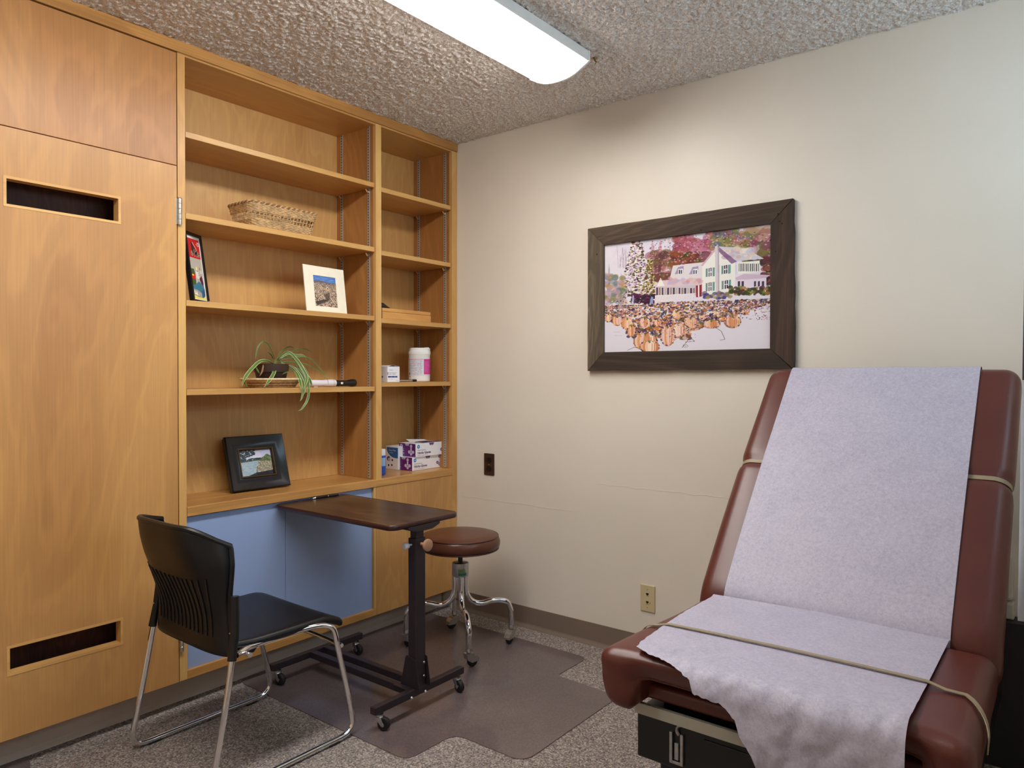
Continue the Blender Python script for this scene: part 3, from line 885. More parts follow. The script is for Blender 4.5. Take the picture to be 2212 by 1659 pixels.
# fine hairline repair seams on the back wall
mb = MB()
for (xa, xb, zz, sd) in ((0.85, 1.47, 0.737, 1), (0.0, 0.75, 0.597, 2)):
    rr = random.Random(sd); pts = []
    n = 26
    for i in range(n + 1):
        pts.append((xa + (xb - xa) * i / n, -0.0002, zz + rr.uniform(-.003, .003)))
    mb.tube(pts, 0.0009, 5)
struct('trim_2', mb, M_wall)

# ---------------------------------------------------------------- chair mats (clear vinyl, glossy)
def vinyl_mat():
    m, nt, b = newmat('clear_vinyl')
    out = nt.nodes['Material Output']
    v = mapping(nt)
    n1 = noise_node(nt, v, 1.8, 4, 0.6)
    n2 = noise_node(nt, v, 190, 2, 0.6)
    c = mix(nt, ramp(nt, n1, [(0.3, S(108, 95, 98)), (0.7, S(138, 123, 122))]), ramp(nt, n2, [(0.3, (0.2, 0.2, 0.2)), (0.7, (0.8, 0.8, 0.8))]), 0.42, 'OVERLAY')
    nt.links.new(c, b.inputs['Base Color'])
    b.inputs['Roughness'].default_value = 0.34
    b.inputs['Specular IOR Level'].default_value = 0.6
    b.inputs['Coat Weight'].default_value = 1.0
    b.inputs['Coat Roughness'].default_value = 0.10
    bump(nt, b, noise_node(nt, v, 22, 3, 0.6), 0.10, 0.004)
    tr = nt.nodes.new('ShaderNodeBsdfTransparent'); tr.inputs[0].default_value = (0.78, 0.72, 0.70, 1)
    mx = nt.nodes.new('ShaderNodeMixShader'); mx.inputs[0].default_value = 0.62
    nt.links.new(tr.outputs[0], mx.inputs[1]); nt.links.new(b.outputs[0], mx.inputs[2])
    nt.links.new(mx.outputs[0], out.inputs[0])
    return m
M_vinyl = vinyl_mat()
def roundpoly(pts, rad, n=6):
    out = []
    k = len(pts)
    for i in range(k):
        p = Vector(pts[i]); a = (Vector(pts[i-1]) - p); b_ = (Vector(pts[(i+1) % k]) - p)
        r = rad[i]
        a = a.normalized() * r; b_ = b_.normalized() * r
        for j in range(n + 1):
            t = j / n
            q = p + a * (1-t) ** 2 + b_ * t ** 2
            out.append((q.x, q.y))
    return out
mp = roundpoly([(-0.078, -1.222), (0.900, -1.222), (0.905, -1.000), (1.200, -1.000), (1.200, -0.400), (0.905, -0.385), (0.905, -0.150), (-0.078, -0.150)],
               [.06, .05, .05, .06, .02, .02, .05, .02])
solo('chair_mat', MB().prism(mp, (0, 0, 1), (1, 0, 0), (0, 1, 0), 0.003, (0, 0, 0.0005)), M_vinyl,
     'glossy clear vinyl chair mat with a wide lip under the stool and rolling table', 'chair mat', (0.5, -0.7, 0), bevel=0.001)
mp = roundpoly([(-0.078, -2.75), (0.55, -2.75), (0.30, -2.15), (0.0, -1.972), (-0.078, -1.955)], [.05, .05, .05, .03, .01])
solo('chair_mat', MB().prism(mp, (0, 0, 1), (1, 0, 0), (0, 1, 0), 0.003, (0, 0, 0.0005)), M_vinyl,
     'corner of a second vinyl mat at the bottom left edge', 'chair mat', (0.2, -2.4, 0), bevel=0.001)

# ---------------------------------------------------------------- casters
def caster(parent, x, y, ztop, wr, ang, M_fork, hood=False):
    """swivel caster; the wheel trails towards ang"""
    d = Vector((math.cos(ang), math.sin(ang), 0)); s_ = Vector((-d.y, d.x, 0))
    O = Vector((x, y, 0))
    wc = O + d * (wr * 0.75) + Vector((0, 0, wr + 0.0035))
    mb = MB()
    mb.lathe([(0.004, ztop), (0.004, ztop - .010)], (x, y, 0), n=12)
    zt = ztop - 0.008
    if hood:
        mb.lathe([(.0125, ztop + .012), (.0135, ztop + .006), (.012, ztop + .004), (.0135, ztop), (.013, ztop - .004)], (x, y, 0), n=18)
        n = 8
        pr = [(-.018, zt), (.016, zt)] + [(wr * .75 + (wr + .004) * math.cos(a), wc.z + (wr + .004) * math.sin(a)) for a in [PI * .45 - i * PI * .45 / n for i in range(n + 1)]] + [(wr * .3, wc.z - .002), (-.014, wc.z + .012)]
        mb.prism([(a, z) for a, z in pr], s_, d, (0, 0, 1), 0.030, O - s_ * 0.015)
    else:
        mb.lathe([(.014, zt), (.0145, zt - .004), (.012, zt - .006), (.0145, zt - .009), (.013, zt - .012)], (x, y, 0), n=16)
        for k in (-1, 1):
            pr = [(-.010, zt - .010), (.012, zt - .010), (wr * .75 + .007, wc.z - .002), (wr * .75 + .002, wc.z - .008), (wr * .75 - .006, wc.z - .004)]
            mb.prism(pr, s_ * k, d, (0, 0, 1), 0.0015, O + s_ * k * 0.0125)
        mb.lathe([(.004, -.015), (.004, .015)], wc, s_, 8)
    c = part('caster', mb, M_fork, parent, smooth=True)
    w = 0.0095
    pr = [(wr * .35, -w * .8), (wr * .8, -w), (wr * .93, -w * .9), (wr, -w * .4), (wr, w * .4), (wr * .93, w * .9), (wr * .8, w), (wr * .35, w * .8)]
    part('wheel', MB().lathe(pr, wc, s_, 28), M_rubber, c, smooth=True)
    return c

# ---------------------------------------------------------------- stool
M_vinylbrown = plain('brown_vinyl', S(86, 46, 30), 0.32, vary=0.05, scale=12, bmp=0.05, spec=0.5)
SX, SY = 0.372, -0.386
t = thing('rolling_stool', 'round brown vinyl stool on four curved chrome legs with casters', 'stool', (SX, SY, 0.004))
prof = [(0.0, .447), (.165, .447), (.174, .450), (.180, .462), (.181, .478), (.176, .494), (.169, .505), (.160, .510), (.12, .5145), (.06, .517), (0.001, .5175)]
part('seat', MB().lathe(prof, (SX, SY, 0), n=64), M_vinylbrown, t, smooth='all')
mb = MB()
mb.tube([(SX + .1715 * math.cos(a), SY + .1715 * math.sin(a), .5035) for a in [k * PI / 36 for k in range(72)]], .0026, 8, closed=True)
mb.tube([(SX + .1735 * math.cos(a), SY + .1735 * math.sin(a), .4485) for a in [k * PI / 36 for k in range(72)]], .003, 8, closed=True)
part('piping', mb, plain('dark_brown_vinyl', S(70, 38, 26), 0.35), t, smooth=True)
part('spindle', MB().lathe([(.011, .36), (.011, .448)], (SX, SY, 0), n=16), M_black, t, smooth=True)
hub = part('hub', MB().lathe([(.030, .318), (.037, .322), (.0375, .326), (.0375, .376), (.036, .381), (.026, .384), (.013, .385)], (SX, SY, 0), n=36), M_zinc, t, smooth=True, label='dull steel hub with a green sticker')
# green calibration sticker wrapped on the hub
va = math.atan2(-2.82 - SY, 2.578 - SX)
mb = MB()
mb.sheet(lambda u, v: (SX + .0379 * math.cos(va - .25 + 1.05 * u), SY + .0379 * math.sin(va - .25 + 1.05 * u), .3285 + .0115 * v), 10, 1)
part('sticker', mb, plain('green_sticker', S(36, 140, 104), 0.4), hub, smooth=True)
mb = MB()
mb.sheet(lambda u, v: (SX + .0379 * math.cos(va - .25 + .85 * u), SY + .0379 * math.sin(va - .25 + .85 * u), .3415 + .017 * v), 10, 1)
part('sticker', mb, plain('faded_green_label', S(128, 140, 96), 0.5), hub, smooth=True)
mb = MB()
for k in range(1, 9):
    a = va - .25 + 1.05 * k / 9
    mb.tube([(SX + .0381 * math.cos(a), SY + .0381 * math.sin(a), .329), (SX + .0381 * math.cos(a), SY + .0381 * math.sin(a), .3395)], .0005, 4)
part('sticker_print', mb, plain('dark_green_ink', S(10, 60, 48), 0.5), hub)
for (fx, fy) in ((.195, -.162), (.155, .176), (-.178, .155), (-.173, -.169)):
    L = math.hypot(fx, fy); ux, uy = fx / L, fy / L; R_ = L
    pts = [(.026, .322), (.026, .262), (.030, .238), (.044, .212), (.070, .194), (.105, .190), (.140, .198), (.180, .199), (.215, .190), (R_ - .010, .172), (R_ - .002, .150), (R_, .120), (R_, .082)]
    path = spline([(SX + ux * r_, SY + uy * r_, z_) for r_, z_ in pts], 4)
    part('leg', MB().tube(path, .0124, 14), M_chrome, t, smooth=True)
    caster(t, SX + fx, SY + fy, .072, .023, math.atan2(-uy, ux * .2) , M_nickel, hood=True)

# ---------------------------------------------------------------- rolling overbed table
M_frame = plain('dark_brown_steel', S(40, 32, 38), 0.38, vary=0.08)
M_walnut = wood('walnut_laminate', S(46, 32, 26), S(70, 50, 42), S(96, 72, 60), 'X', 0.3, 1.6, 2.0, 3.2)
M_tedge = plain('maroon_edge_band', S(56, 28, 26), 0.3)
t = thing('overbed_table', 'rolling table with walnut laminate top on a dark steel column', 'table', (0.37, -0.93, 0.003))
outline = rrect(-0.011, 0.690, -1.090, -0.745, 0.032)
part('tabletop', MB().prism(outline, (0, 0, 1), (1, 0, 0), (0, 1, 0), 0.016, (0, 0, 0.683)), M_walnut, t)
ol = rrect(-0.0115, 0.6915, -1.0915, -0.7435, 0.033, 8)
part('edge_band', MB().tube([(a, b_, .6905) for a, b_ in ol], .0093, 10, closed=True, flat=(1, .35)), M_tedge, t, smooth=True)
mb = MB().prism([(-1.02, .683), (-.86, .683), (-.86, .676), (-.90, .662), (-.98, .662), (-1.02, .676)], (1, 0, 0), (0, 1, 0), (0, 0, 1), 0.14, (.56, 0, 0))
part('bracket', mb, M_frame, t, bevel=.001)
part('bracket', MB().box(.01, .03, -.95, -.90, .668, .683).box(.10, .56, -.965, -.905, .672, .683), M_frame, t, bevel=.001)
part('inner_column', MB().box(.655, .6855, -.970, -.930, .58, .664), M_frame, t, bevel=.002)
part('column', MB().box(.650, .690, -.976, -.926, .088, .635), M_frame, t, bevel=.003)
mb = MB().lathe([(.0035, 0), (.0035, .014), (.006, .014), (.0105, .018), (.0125, .026), (.0125, .034), (.009, .038), (.004, .0385)], (.668, -.976, .612), (0, -1, 0), 24)
part('knob', mb, plain('white_nylon', S(214, 218, 228), 0.3), t, smooth=True, label='small white nylon knob')
mb = MB().lathe([(.006, 0), (.006, .020), (.014, .024), (.0215, .028), (.0225, .033), (.0215, .0375), (.018, .039), (.001, .039)], (.690, -.948, .613), (1, 0, 0), 32)
part('knob', mb, plain('tan_plastic', S(176, 132, 104), 0.35), t, smooth=True, label='tan disc clamp knob')
for yy in (-.9795, -.9225):
    mb = MB().prism([(.615, .090), (.712, .090), (.694, .196), (.648, .206), (.640, .196)], (0, 1, 0), (1, 0, 0), (0, 0, 1), .003, (0, yy - .0015, 0))
    g = part('gusset', mb, M_frame, t, bevel=.0006)
for yy, sg in ((-.976, -1), (-.926, 1)):
    pass
for z_ in (.125, .175):
    part('bolt', MB().lathe([(.005, 0), (.004, .003)], (.690, -.934, z_), (1, 0, 0), 10), M_zinc, t)
for x0 in (.066, .666):
    b_ = part('base_bar', MB().box(x0, x0 + .026, -1.168, -.716, .064, .090), M_frame, t, bevel=.002)
    part('end_plug', MB().box(x0 + .001, x0 + .025, -1.1705, -1.168, .065, .089), M_tedge, b_)
for y0 in (-.994, -.926):
    part('base_rail', MB().box(.092, .666, y0, y0 + .026, .064, .090), M_frame, t, bevel=.002)
part('weld_plate', MB().box(.60, .672, -1.004, -.968, .090, .0925), M_frame, t, bevel=.001)
for y0 in (-1.0, -.93):
    part('screw', MB().lathe([(.004, 0), (.003, .004)], (.692, y0, .068), (1, 0, 0), 8), M_white, t)
for (x_, y_, a) in ((.679, -1.140, .9), (.679, -.745, .3), (.079, -.745, .5), (.079, -1.140, .6)):
    caster(t, x_, y_, .066, .0225, a - .5, M_zinc)

# ---------------------------------------------------------------- side chair
M_seatblk = plain('black_seat_shell', S(11, 10, 12), 0.4, vary=0.08, scale=40, bmp=0.05)
t = thing('stacking_chair', 'black plastic stacking chair on a chrome sled frame', 'chair', (0.385, -1.46, 0.0))
XC = 0.390
for sx in (-1, 1):
    X_ = XC + sx * .2430
    rr = .0095
    pts = [(X_ - sx * .012, -1.645, .455), (X_ - sx * .006, -1.655, .43), (X_, -1.678, .30), (X_, -1.712, .13), (X_, -1.727, .062), (X_, -1.722, .030), (X_, -1.695, .0125), (X_, -1.60, .0115),
           (X_, -1.34, .0115), (X_, -1.260, .0125), (X_, -1.228, .028), (X_, -1.220, .060), (X_, -1.236, .14), (X_, -1.279, .31), (X_ - sx * .004, -1.289, .368), (X_ - sx * .010, -1.303, .392), (X_ - sx * .024, -1.335, .402), (X_ - sx * .038, -1.42, .403), (X_ - sx * .038, -1.57, .402), (X_ - sx * .026, -1.62, .400), (X_ - sx * .012, -1.645, .40)]
    part('side_frame', MB().tube(spline(pts, 5), rr, 14), M_chrome, t, smooth=True)
    for yy in (-1.66, -1.30):
        part('glide', MB().box(X_ - .010, X_ + .010, yy - .022, yy + .022, 0.0005, .007), M_rubber, t, bevel=.002)
part('crossbar', MB().tube(spline([(XC - .247, -1.268, .322), (XC - .1, -1.262, .325), (XC + .1, -1.262, .325), (XC + .247, -1.268, .322)], 4), .0075, 12), M_chrome, t, smooth=True)
part('crossbar', MB().tube([(XC - .235, -1.60, .388), (XC + .235, -1.60, .388)], .0075, 12), M_chrome, t, smooth=True)
def seatfn(q):
    dy = (q.y + 1.44) / .21; dx = (q.x - XC) / .23
    z = q.z
    z += .004 * dx * dx
    if dy > .6: z -= .030 * ((dy - .6) / .4) ** 2
    if dy < -.5: z += .010 * ((-dy - .5) / .5) ** 2
    x = q.x
    if dy < 0: x = XC + (q.x - XC) * (1 - .05 * dy * dy)
    return Vector((x, q.y, z))
part('seat', MB().rbox((XC - .005, -1.442, .4055), (.221, .210, .015), .0145, (16, 16, 2), seatfn), M_seatblk, t, smooth='all')
# curved shell lip under the rear of the seat
def lip(u, v):
    a = (u - .5) * 2
    x = XC + a * .215
    dpt = (1 - a * a) ** .5 if abs(a) < 1 else 0
    z = .400 - .055 * dpt * v
    y = -1.652 + .09 * v * v
    return (x, y, z)
part('seat_shell', MB().sheet(lip, 20, 6), M_seatblk, t, smooth='all')
# backrest shell
def backpt(a, h):
    """a across -1..1, h 0..1 from seat to top"""
    z = .395 + h * .385
    hw = .226 - .019 * math.sin(min(1, h / .70) * PI) - .020 * sst(.55, 1, h)
    bul = .030 + .090 * sst(.20, 1.0, h)
    yb = -1.646 + .006 * sst(.45, 1.0, h)
    if h > .9: z -= .0
    y = yb - bul * max(0, 1 - abs(a) ** 4.5) ** .75
    # rounded top corners
    top = h
    return Vector((XC - .016 * h + a * hw, y, z))
def shell():
    nu, nv, th = 36, 30, .009
    mb = MB(); idx = {}
    def P(i, j):
        a = -1 + 2 * i / nu; h = j / nv
        lim = 1 - (.15 if a > 0 else .07) * max(0, (abs(a) - .50) / .50) ** 3.6 - .012 * a * a
        return backpt(a, h * lim if h > .0 else 0)
    V = [[P(i, j) for j in range(nv + 1)] for i in range(nu + 1)]
    def N(i, j):
        du = V[min(i+1, nu)][j] - V[max(i-1, 0)][j]; dv = V[i][min(j+1, nv)] - V[i][max(j-1, 0)]
        return du.cross(dv).normalized()
    o = []
    for side in (1, -1):
        for i in range(nu + 1):
            for j in range(nv + 1):
                mb.v.append(tuple(V[i][j] + N(i, j) * th / 2 * side))
    K = (nu + 1) * (nv + 1)
    g = lambda i, j: i * (nv + 1) + j
    for i in range(nu):
        for j in range(nv):
            mb.f.append((g(i, j), g(i+1, j), g(i+1, j+1), g(i, j+1)))
            mb.f.append((K + g(i, j), K + g(i, j+1), K + g(i+1, j+1), K + g(i+1, j)))
    bd = [g(i, 0) for i in range(nu)] + [g(nu, j) for j in range(nv)] + [g(i, nv) for i in range(nu, 0, -1)] + [g(0, j) for j in range(nv, 0, -1)]
    for k in range(len(bd)):
        a, b_ = bd[k], bd[(k + 1) % len(bd)]
        mb.f.append((b_, a, K + a, K + b_))
    rim = [V[i][nv] for i in range(0, nu + 1)]
    edge = [V[0][j] for j in range(6, nv)] + rim + [V[nu][j] for j in range(nv - 1, 5, -1)]
    return mb, edge
mb, edge = shell()
bk = part('backrest', mb, M_seatblk, t, smooth='all')
part('rolled_rim', MB().tube(edge, .0085, 8), M_seatblk, bk, smooth=True)
for k in range(14):
    a = -.80 + 1.6 * k / 13
    h0, h1 = .13, .62 - .05 * (1 - a * a)
    pts = []
    for i in range(11):
        h = h0 + (h1 - h0) * i / 10
        p = backpt(a * (1 - .10 * (1 - i / 10)), h)
        e1 = backpt(a * (1 - .10 * (1 - i / 10)) + .01, h) - p
        e2 = backpt(a * (1 - .10 * (1 - i / 10)), h + .01) - p
        q = e2.cross(e1).normalized()
        if q.y > 0: q = -q
        pts.append(tuple(p + q * .0060))
    part('rib', MB().tube(pts, .0026, 6), M_black, bk, smooth=True)
for sx in (-1, 1):
    X_ = XC + sx * .231
    pts = [(X_ + sx * .010, -1.664, .392), (X_ + sx * .004, -1.652, .46), (X_ - sx * .002, -1.647, .52), (X_ - sx * .006, -1.645, .574)]
    part('sleeve', MB().tube(pts, .0130, 14), M_black, t, smooth=True)
    part('rivet', MB().lathe([(.003, 0), (.002, .001)], (X_ + sx * .0, -1.6645, .47), (0, -1, 0), 8), M_zinc, t)

# ---------------------------------------------------------------- exam table
def leather_mat():
    m, nt, b = newmat('oxblood_vinyl')
    v = mapping(nt)
    nt.links.new(ramp(nt, noise_node(nt, v, 5, 3), [(0.3, S(86, 36, 28)), (0.7, S(94, 41, 32))]), b.inputs['Base Color'])
    b.inputs['Roughness'].default_value = 0.36
    b.inputs['Specular IOR Level'].default_value = 0.55
    bump(nt, b, noise_node(nt, v, 420, 2, 0.5), 0.10, 0.0015)
    return m
M_leather = leather_mat()
t = thing('exam_table', 'oxblood padded exam table with raised backrest and black base', 'exam table', (2.087, -0.9, 0.0))
TX = 2.0875
def seatc(q):
    dx = abs(q.x - TX); z = q.z
    fr = 1 - sst(-1.30, -1.20, q.y)
    k = (1 - sst(.265, .295, dx)) * fr
    if z < .550: z = z + (.550 - z) * k * .90
    # plump crown and pulled corner points
    z += .006 * (1 - (dx / .35) ** 2) if z > .56 else 0
    y = q.y
    if z > .55: y -= .012 * sst(.28, .345, dx) * fr * (z - .55) / .05
    x = q.x
    if q.y < -1.30: y += .035 * k * max(0, min(1, (.59 - q.z) / .05))
    cp = sst(.20, .352, dx) * (1 - sst(-1.38, -.95, q.y))
    x += (-.030 if q.x < TX else .006) * cp
    if z < .53: x = x + (q.x - TX) * (- .05 * (.53 - z) / .065)
    return Vector((x, y, z))
part('seat_cushion', MB().rbox((TX, -1.137, .536), (.352, .253, .068), .034, (40, 20, 6), seatc), M_leather, t, smooth='all')
PR = spline([(0, -.915, .575), (0, -.73, .785), (0, -.565, .960), (0, -.42, 1.105), (0, -.262, 1.262)], 12)
BX = 2.0815
cum = [0]
for i in range(1, len(PR)): cum.append(cum[-1] + (PR[i] - PR[i-1]).length)
BL = cum[-1]
def prof_at(s_):
    if s_ <= 0: i = 1
    else:
        i = 1
        while i < len(PR) - 1 and cum[i] < s_: i += 1
    d = (PR[i] - PR[i-1]).normalized()
    p = PR[i-1] + d * (s_ - cum[i-1])
    return p, d, Vector((0, -d.z, d.y))
SW = .525      # strap position along the backrest
def backc(q):
    p, d, n = prof_at(q.y)
    g = math.exp(-((q.y - SW) / .016) ** 2)
    dx = q.x / .35
    w = q.z - .055
    if q.z > 0:
        w -= .010 * g; w += .004 * (1 - dx * dx)
    w -= .045 * max(0, 1 - q.y / .10) ** 2
    x = q.x * (1 - .022 * g * abs(dx) ** 3)
    p = p + n * w
    return Vector((BX + x, p.y, p.z))
part('backrest_cushion', MB().rbox((0, BL / 2, 0), (.362, BL / 2, .055), .042, (20, 60, 4), backc), M_leather, t, smooth='all')
M_blkmetal = plain('black_enamel', S(12, 12, 14), 0.3, vary=0.1)
mb = MB()
for s0, s1 in ((.05, BL - .06),):
    a, d, n = prof_at(s0); b_, d2, n2 = prof_at(s1)
    vs = []
    for x in (TX - .30, TX + .30):
        for p, nn in ((a, n), (b_, n2)):
            for w in (-.112, -.135):
                q = p + nn * w; vs.append((x, q.y, q.z))
    mb.add(vs, [(0, 2, 3, 1), (4, 5, 7, 6), (0, 4, 6, 2), (1, 3, 7, 5), (0, 1, 5, 4), (2, 6, 7, 3)])
part('back_support', mb, M_blkmetal, t, bevel=.003)
part('seat_frame', MB().box(1.81, 2.365, -1.26, -.55, .446, .474), M_blkmetal, t, bevel=.002)
part('body', MB().box(1.765, 2.412, -1.306, -.40, .335, .446), M_blkmetal, t, bevel=.004)
part('pedestal', MB().box(1.806, 2.372, -1.27, -.45, 0.012, .335), M_blkmetal, t, bevel=.004)
part('foot', MB().box(1.82, 1.90, -1.26, -.46, 0.0, .012).box(2.28, 2.36, -1.26, -.46, 0, .012), M_rubber, t)
part('trim_bar', MB().box(1.7635, 2.4135, -1.317, -1.306, .4405, .4665), plain('grey_trim', S(176, 174, 160), 0.35, vary=0.03), t, bevel=.0015)
part('step_pad', MB().rbox((2.086, -1.200, .4955), (.315, .108, .0185), .012, (10, 6, 2)), M_leather, t, smooth='all')
part('bracket', MB().prism([(-1.30, .480), (-1.285, .480), (-1.26, .512), (-1.275, .512)], (1, 0, 0), (0, 1, 0), (0, 0, 1), .003, (1.7665, 0, 0)), M_offwhite, t)
mb = MB()
for x0 in (1.8505, 1.8765):
    mb.box(x0, x0 + .007, -1.314, -1.306, .352, .421)
mb.box(1.8505, 1.8835, -1.313, -1.306, .350, .357)
la = part('latch', mb, M_zinc, t, bevel=.001)
part('latch_hook', MB().tube(spline([(1.872, -1.309, .418), (1.869, -1.313, .428), (1.872, -1.315, .438), (1.876, -1.311, .439)], 4), .0042, 10, flat=(1, .5)), M_zinc, la, smooth=True)
part('latch_tongue', MB().box(1.862, 1.872, -1.312, -1.306, .360, .398), M_zinc, la, bevel=.001)
part('drawer_front', MB().box(1.93, 2.40, -1.309, -1.305, .345, .425), M_blkmetal, t, bevel=.001)

# exam paper : one sheet up the backrest, one torn sheet over the seat
def paper_mat():
    m, nt, b = newmat('exam_paper')
    v = mapping(nt)
    n = noise_node(nt, v, 130, 4, 0.75, 0.8)
    n2 = noise_node(nt, v, 14, 3, 0.6)
    c = mix(nt, ramp(nt, n, [(0.35, S(160, 156, 176)), (0.65, S(198, 193, 212))]), ramp(nt, n2, [(0.3, S(172, 168, 184)), (0.7, S(190, 185, 198))]), 0.4)
    nt.links.new(c, b.inputs['Base Color'])
    b.inputs['Roughness'].default_value = 0.5
    b.inputs['Specular IOR Level'].default_value = 0.35
    h = noise_node(nt, v, 160, 4, 0.7)
    bump(nt, b, h, 0.16, 0.002)
    return m
M_paper = paper_mat()
pt = thing('exam_paper', 'white crinkled exam paper pulled over the padded backrest and seat', 'paper sheet', (2.07, -0.9, 0.6))
def backsheet(u, v):
    s_ = .012 + v * (BL + .05)
    x = 1.802 + (2.345 - 1.802) * u
    if s_ < BL - .035:
        p, d, n = prof_at(s_)
        w = .0065
        q = p + n * w
        q = q - n * (.045 * max(0, 1 - s_ / .10) ** 2)
    else:
        p, d, n = prof_at(BL - .035)
        th = min(1.9, (s_ - (BL - .035)) / .043)
        c = p + n * (.0065 - .043)
        q = c + n * .043 * math.cos(th) + d * .043 * math.sin(th)
    ns = noise.noise(Vector((x * 5, s_ * 4, 1))) * .0022
    return (x, q.y - ns, q.z + ns)
part('back_sheet', MB().sheet(backsheet, 24, 60), M_paper, pt, smooth='all')
XE = [(1.76, .484), (1.795, .486), (1.83, .496), (1.875, .505), (1.92, .520), (1.938, .528), (1.944, .546), (1.97, .550), (1.999, .552), (2.02, .562), (2.038, .578), (2.047, .604), (2.071, .634), (2.085, .662), (2.103, .680), (2.13, .715), (2.17, .765), (2.24, .84), (2.345, .92)]
def lerp_tab(T_, x):
    if x <= T_[0][0]: return T_[0][1]
    for (a, fa), (b_, fb) in zip(T_, T_[1:]):
        if x <= b_: return fa + (fb - fa) * (x - a) / (b_ - a)
    return T_[-1][1]
XLt = [(0, 1.777), (.17, 1.772), (.30, 1.776), (.45, 1.790), (.49, 1.800), (2, 1.800)]
def seatsheet(u, v):
    x0 = 1.79 + (2.343 - 1.79) * u
    shift = -.888 + .030 * u + 1.366 - .478
    se = shift + lerp_tab(XE, x0) + .0045 * noise.noise(Vector((x0 * 60, 3, 0))) + .003 * noise.noise(Vector((x0 * 170, 9, 0)))
    s_ = se * v
    xl = lerp_tab(XLt, s_) + .002 * noise.noise(Vector((s_ * 50, 1, 7))) * (1 if s_ > .05 else 0)
    x = xl + (2.343 - xl) * u
    Yf, Zt, R_ = -.888 + .030 * u, .6125, .045
    top = Yf + 1.366
    dxn = abs(x - TX) / .35
    crown = .003 * (1 - dxn * dxn)
    if s_ < top:
        y, z = Yf - s_, Zt + crown + .004 * max(0, 1 - s_ / .02) ** 2
        nv = Vector((0, 0, 1))
    elif s_ < top + R_ * PI / 2:
        th = (s_ - top) / R_
        y, z = Yf - top - R_ * math.sin(th), Zt + crown - R_ + R_ * math.cos(th)
        nv = Vector((0, -math.sin(th), math.cos(th)))
    else:
        d = s_ - top - R_ * PI / 2
        y, z = Yf - top - R_ - .03 * d, Zt + crown - R_ - d
        nv = Vector((0, -1, 0))
    k = max(0, min(1, (s_ - .30) / .3))
    cr_ = .0085 * abs(noise.noise(Vector((x * 11 + s_ * 4, s_ * 12, 2)))) + .006 * abs(noise.noise(Vector((x * 30 + s_ * 9, s_ * 26, 5))))
    # long vertical folds in the hanging part
    fold = .012 * math.sin((x - 1.9) * 34 + s_ * 5) * max(0, s_ - .56) * 2.2
    off = abs(cr_) * k * 1.3 + max(0, fold + .004 * k) + .001
    x += .15 * cr_ * k
    return (x, y + nv.y * off, z + nv.z * off)
part('seat_sheet', MB().sheet(seatsheet, 110, 90), M_paper, pt, smooth='all')

# straps that hold the paper
M_strap = plain('tan_elastic', S(152, 138, 112), 0.5, vary=0.05)
def band(path, nrm, w=.0065, th=.0016):
    mb = MB(); vs = []; n = len(path)
    for i in range(n):
        a = Vector(path[max(0, i-1)]); b_ = Vector(path[min(n-1, i+1)]); d = (b_ - a).normalized()
        nn = Vector(nrm[i]).normalized(); sd = d.cross(nn).normalized()
        p = Vector(path[i])
        for q in (p - sd * w, p + sd * w, p + sd * w + nn * th, p - sd * w + nn * th): vs.append(q)
    fs = [(0, 1, 2, 3), tuple(4 * (n - 1) + k for k in (3, 2, 1, 0))]
    for i in range(n - 1):
        for k in range(4): fs.append((4*i+k, 4*i+4+k, 4*i+4+(k+1) % 4, 4*i+(k+1) % 4))
    return mb.add(vs, fs)
hw, zt = .371, .604
path = []; nrm = []
yy = -1.190
for i in range(9):
    a = PI / 2 * i / 8
    path.append((TX - hw + .040 - .043 * math.cos(a), yy, zt - .038 + .043 * math.sin(a))); nrm.append((-math.cos(a), 0, math.sin(a)))
path.insert(0, (TX - hw - .004, yy, .50)); nrm.insert(0, (-1, 0, 0))
inner = []
for i in range(1, 20):
    x = TX - hw + .04 + (hw + .359 - .08) * i / 20
    dx = abs(x - TX) / .35
    z = zt + .0125 + .0050 * (1 - dx * dx)
    if x < 1.766 or x > 2.352: z -= .008
    path.append((x, yy + .012 * i / 20, z)); nrm.append((0, 0, 1))
for i in range(9):
    a = PI / 2 * (8 - i) / 8
    path.append((TX + .359 - .038 + .043 * math.cos(a), yy + .012 - .085 * (1 - a / (PI / 2)), zt - .038 + .043 * math.sin(a))); nrm.append((math.cos(a), 0, math.sin(a)))
path.append((TX + .359 + .004, yy - .080, .545)); nrm.append((1, 0, 0))
mb = band(path, nrm, .0060)
solo('paper_strap', mb, M_strap, 'tan elastic strap stretched across the seat paper of exam table', 'strap', (TX, -1.19, .61), smooth=True)
p, d, n = prof_at(SW)
path = []; nrm = []
for i in range(9):
    a = PI / 2 * i / 8
    q = p + n * (-.042 - .010 + .0435 * math.sin(a) + .002)
    path.append((BX - .3555 + .042 - .0435 * math.cos(a), q.y, q.z)); v_ = n * math.sin(a) + Vector((-math.cos(a), 0, 0)); nrm.append(tuple(v_))
for i in range(1, 20):
    x = BX - .31 + .62 * i / 20
    q = p + n * (-.0065)
    path.append((x, q.y, q.z)); nrm.append(tuple(n))
for i in range(9):
    a = PI / 2 * (8 - i) / 8
    q = p + n * (-.042 - .010 + .0435 * math.sin(a) + .002)
    path.append((BX + .3555 - .042 + .0435 * math.cos(a), q.y, q.z)); v_ = n * math.sin(a) + Vector((math.cos(a), 0, 0)); nrm.append(tuple(v_))
mb = band(path, nrm, .0065)
solo('paper_strap', mb, M_strap, 'tan elastic strap round the backrest pad beneath the paper', 'strap', (TX, p.y, p.z - .02), smooth=True)

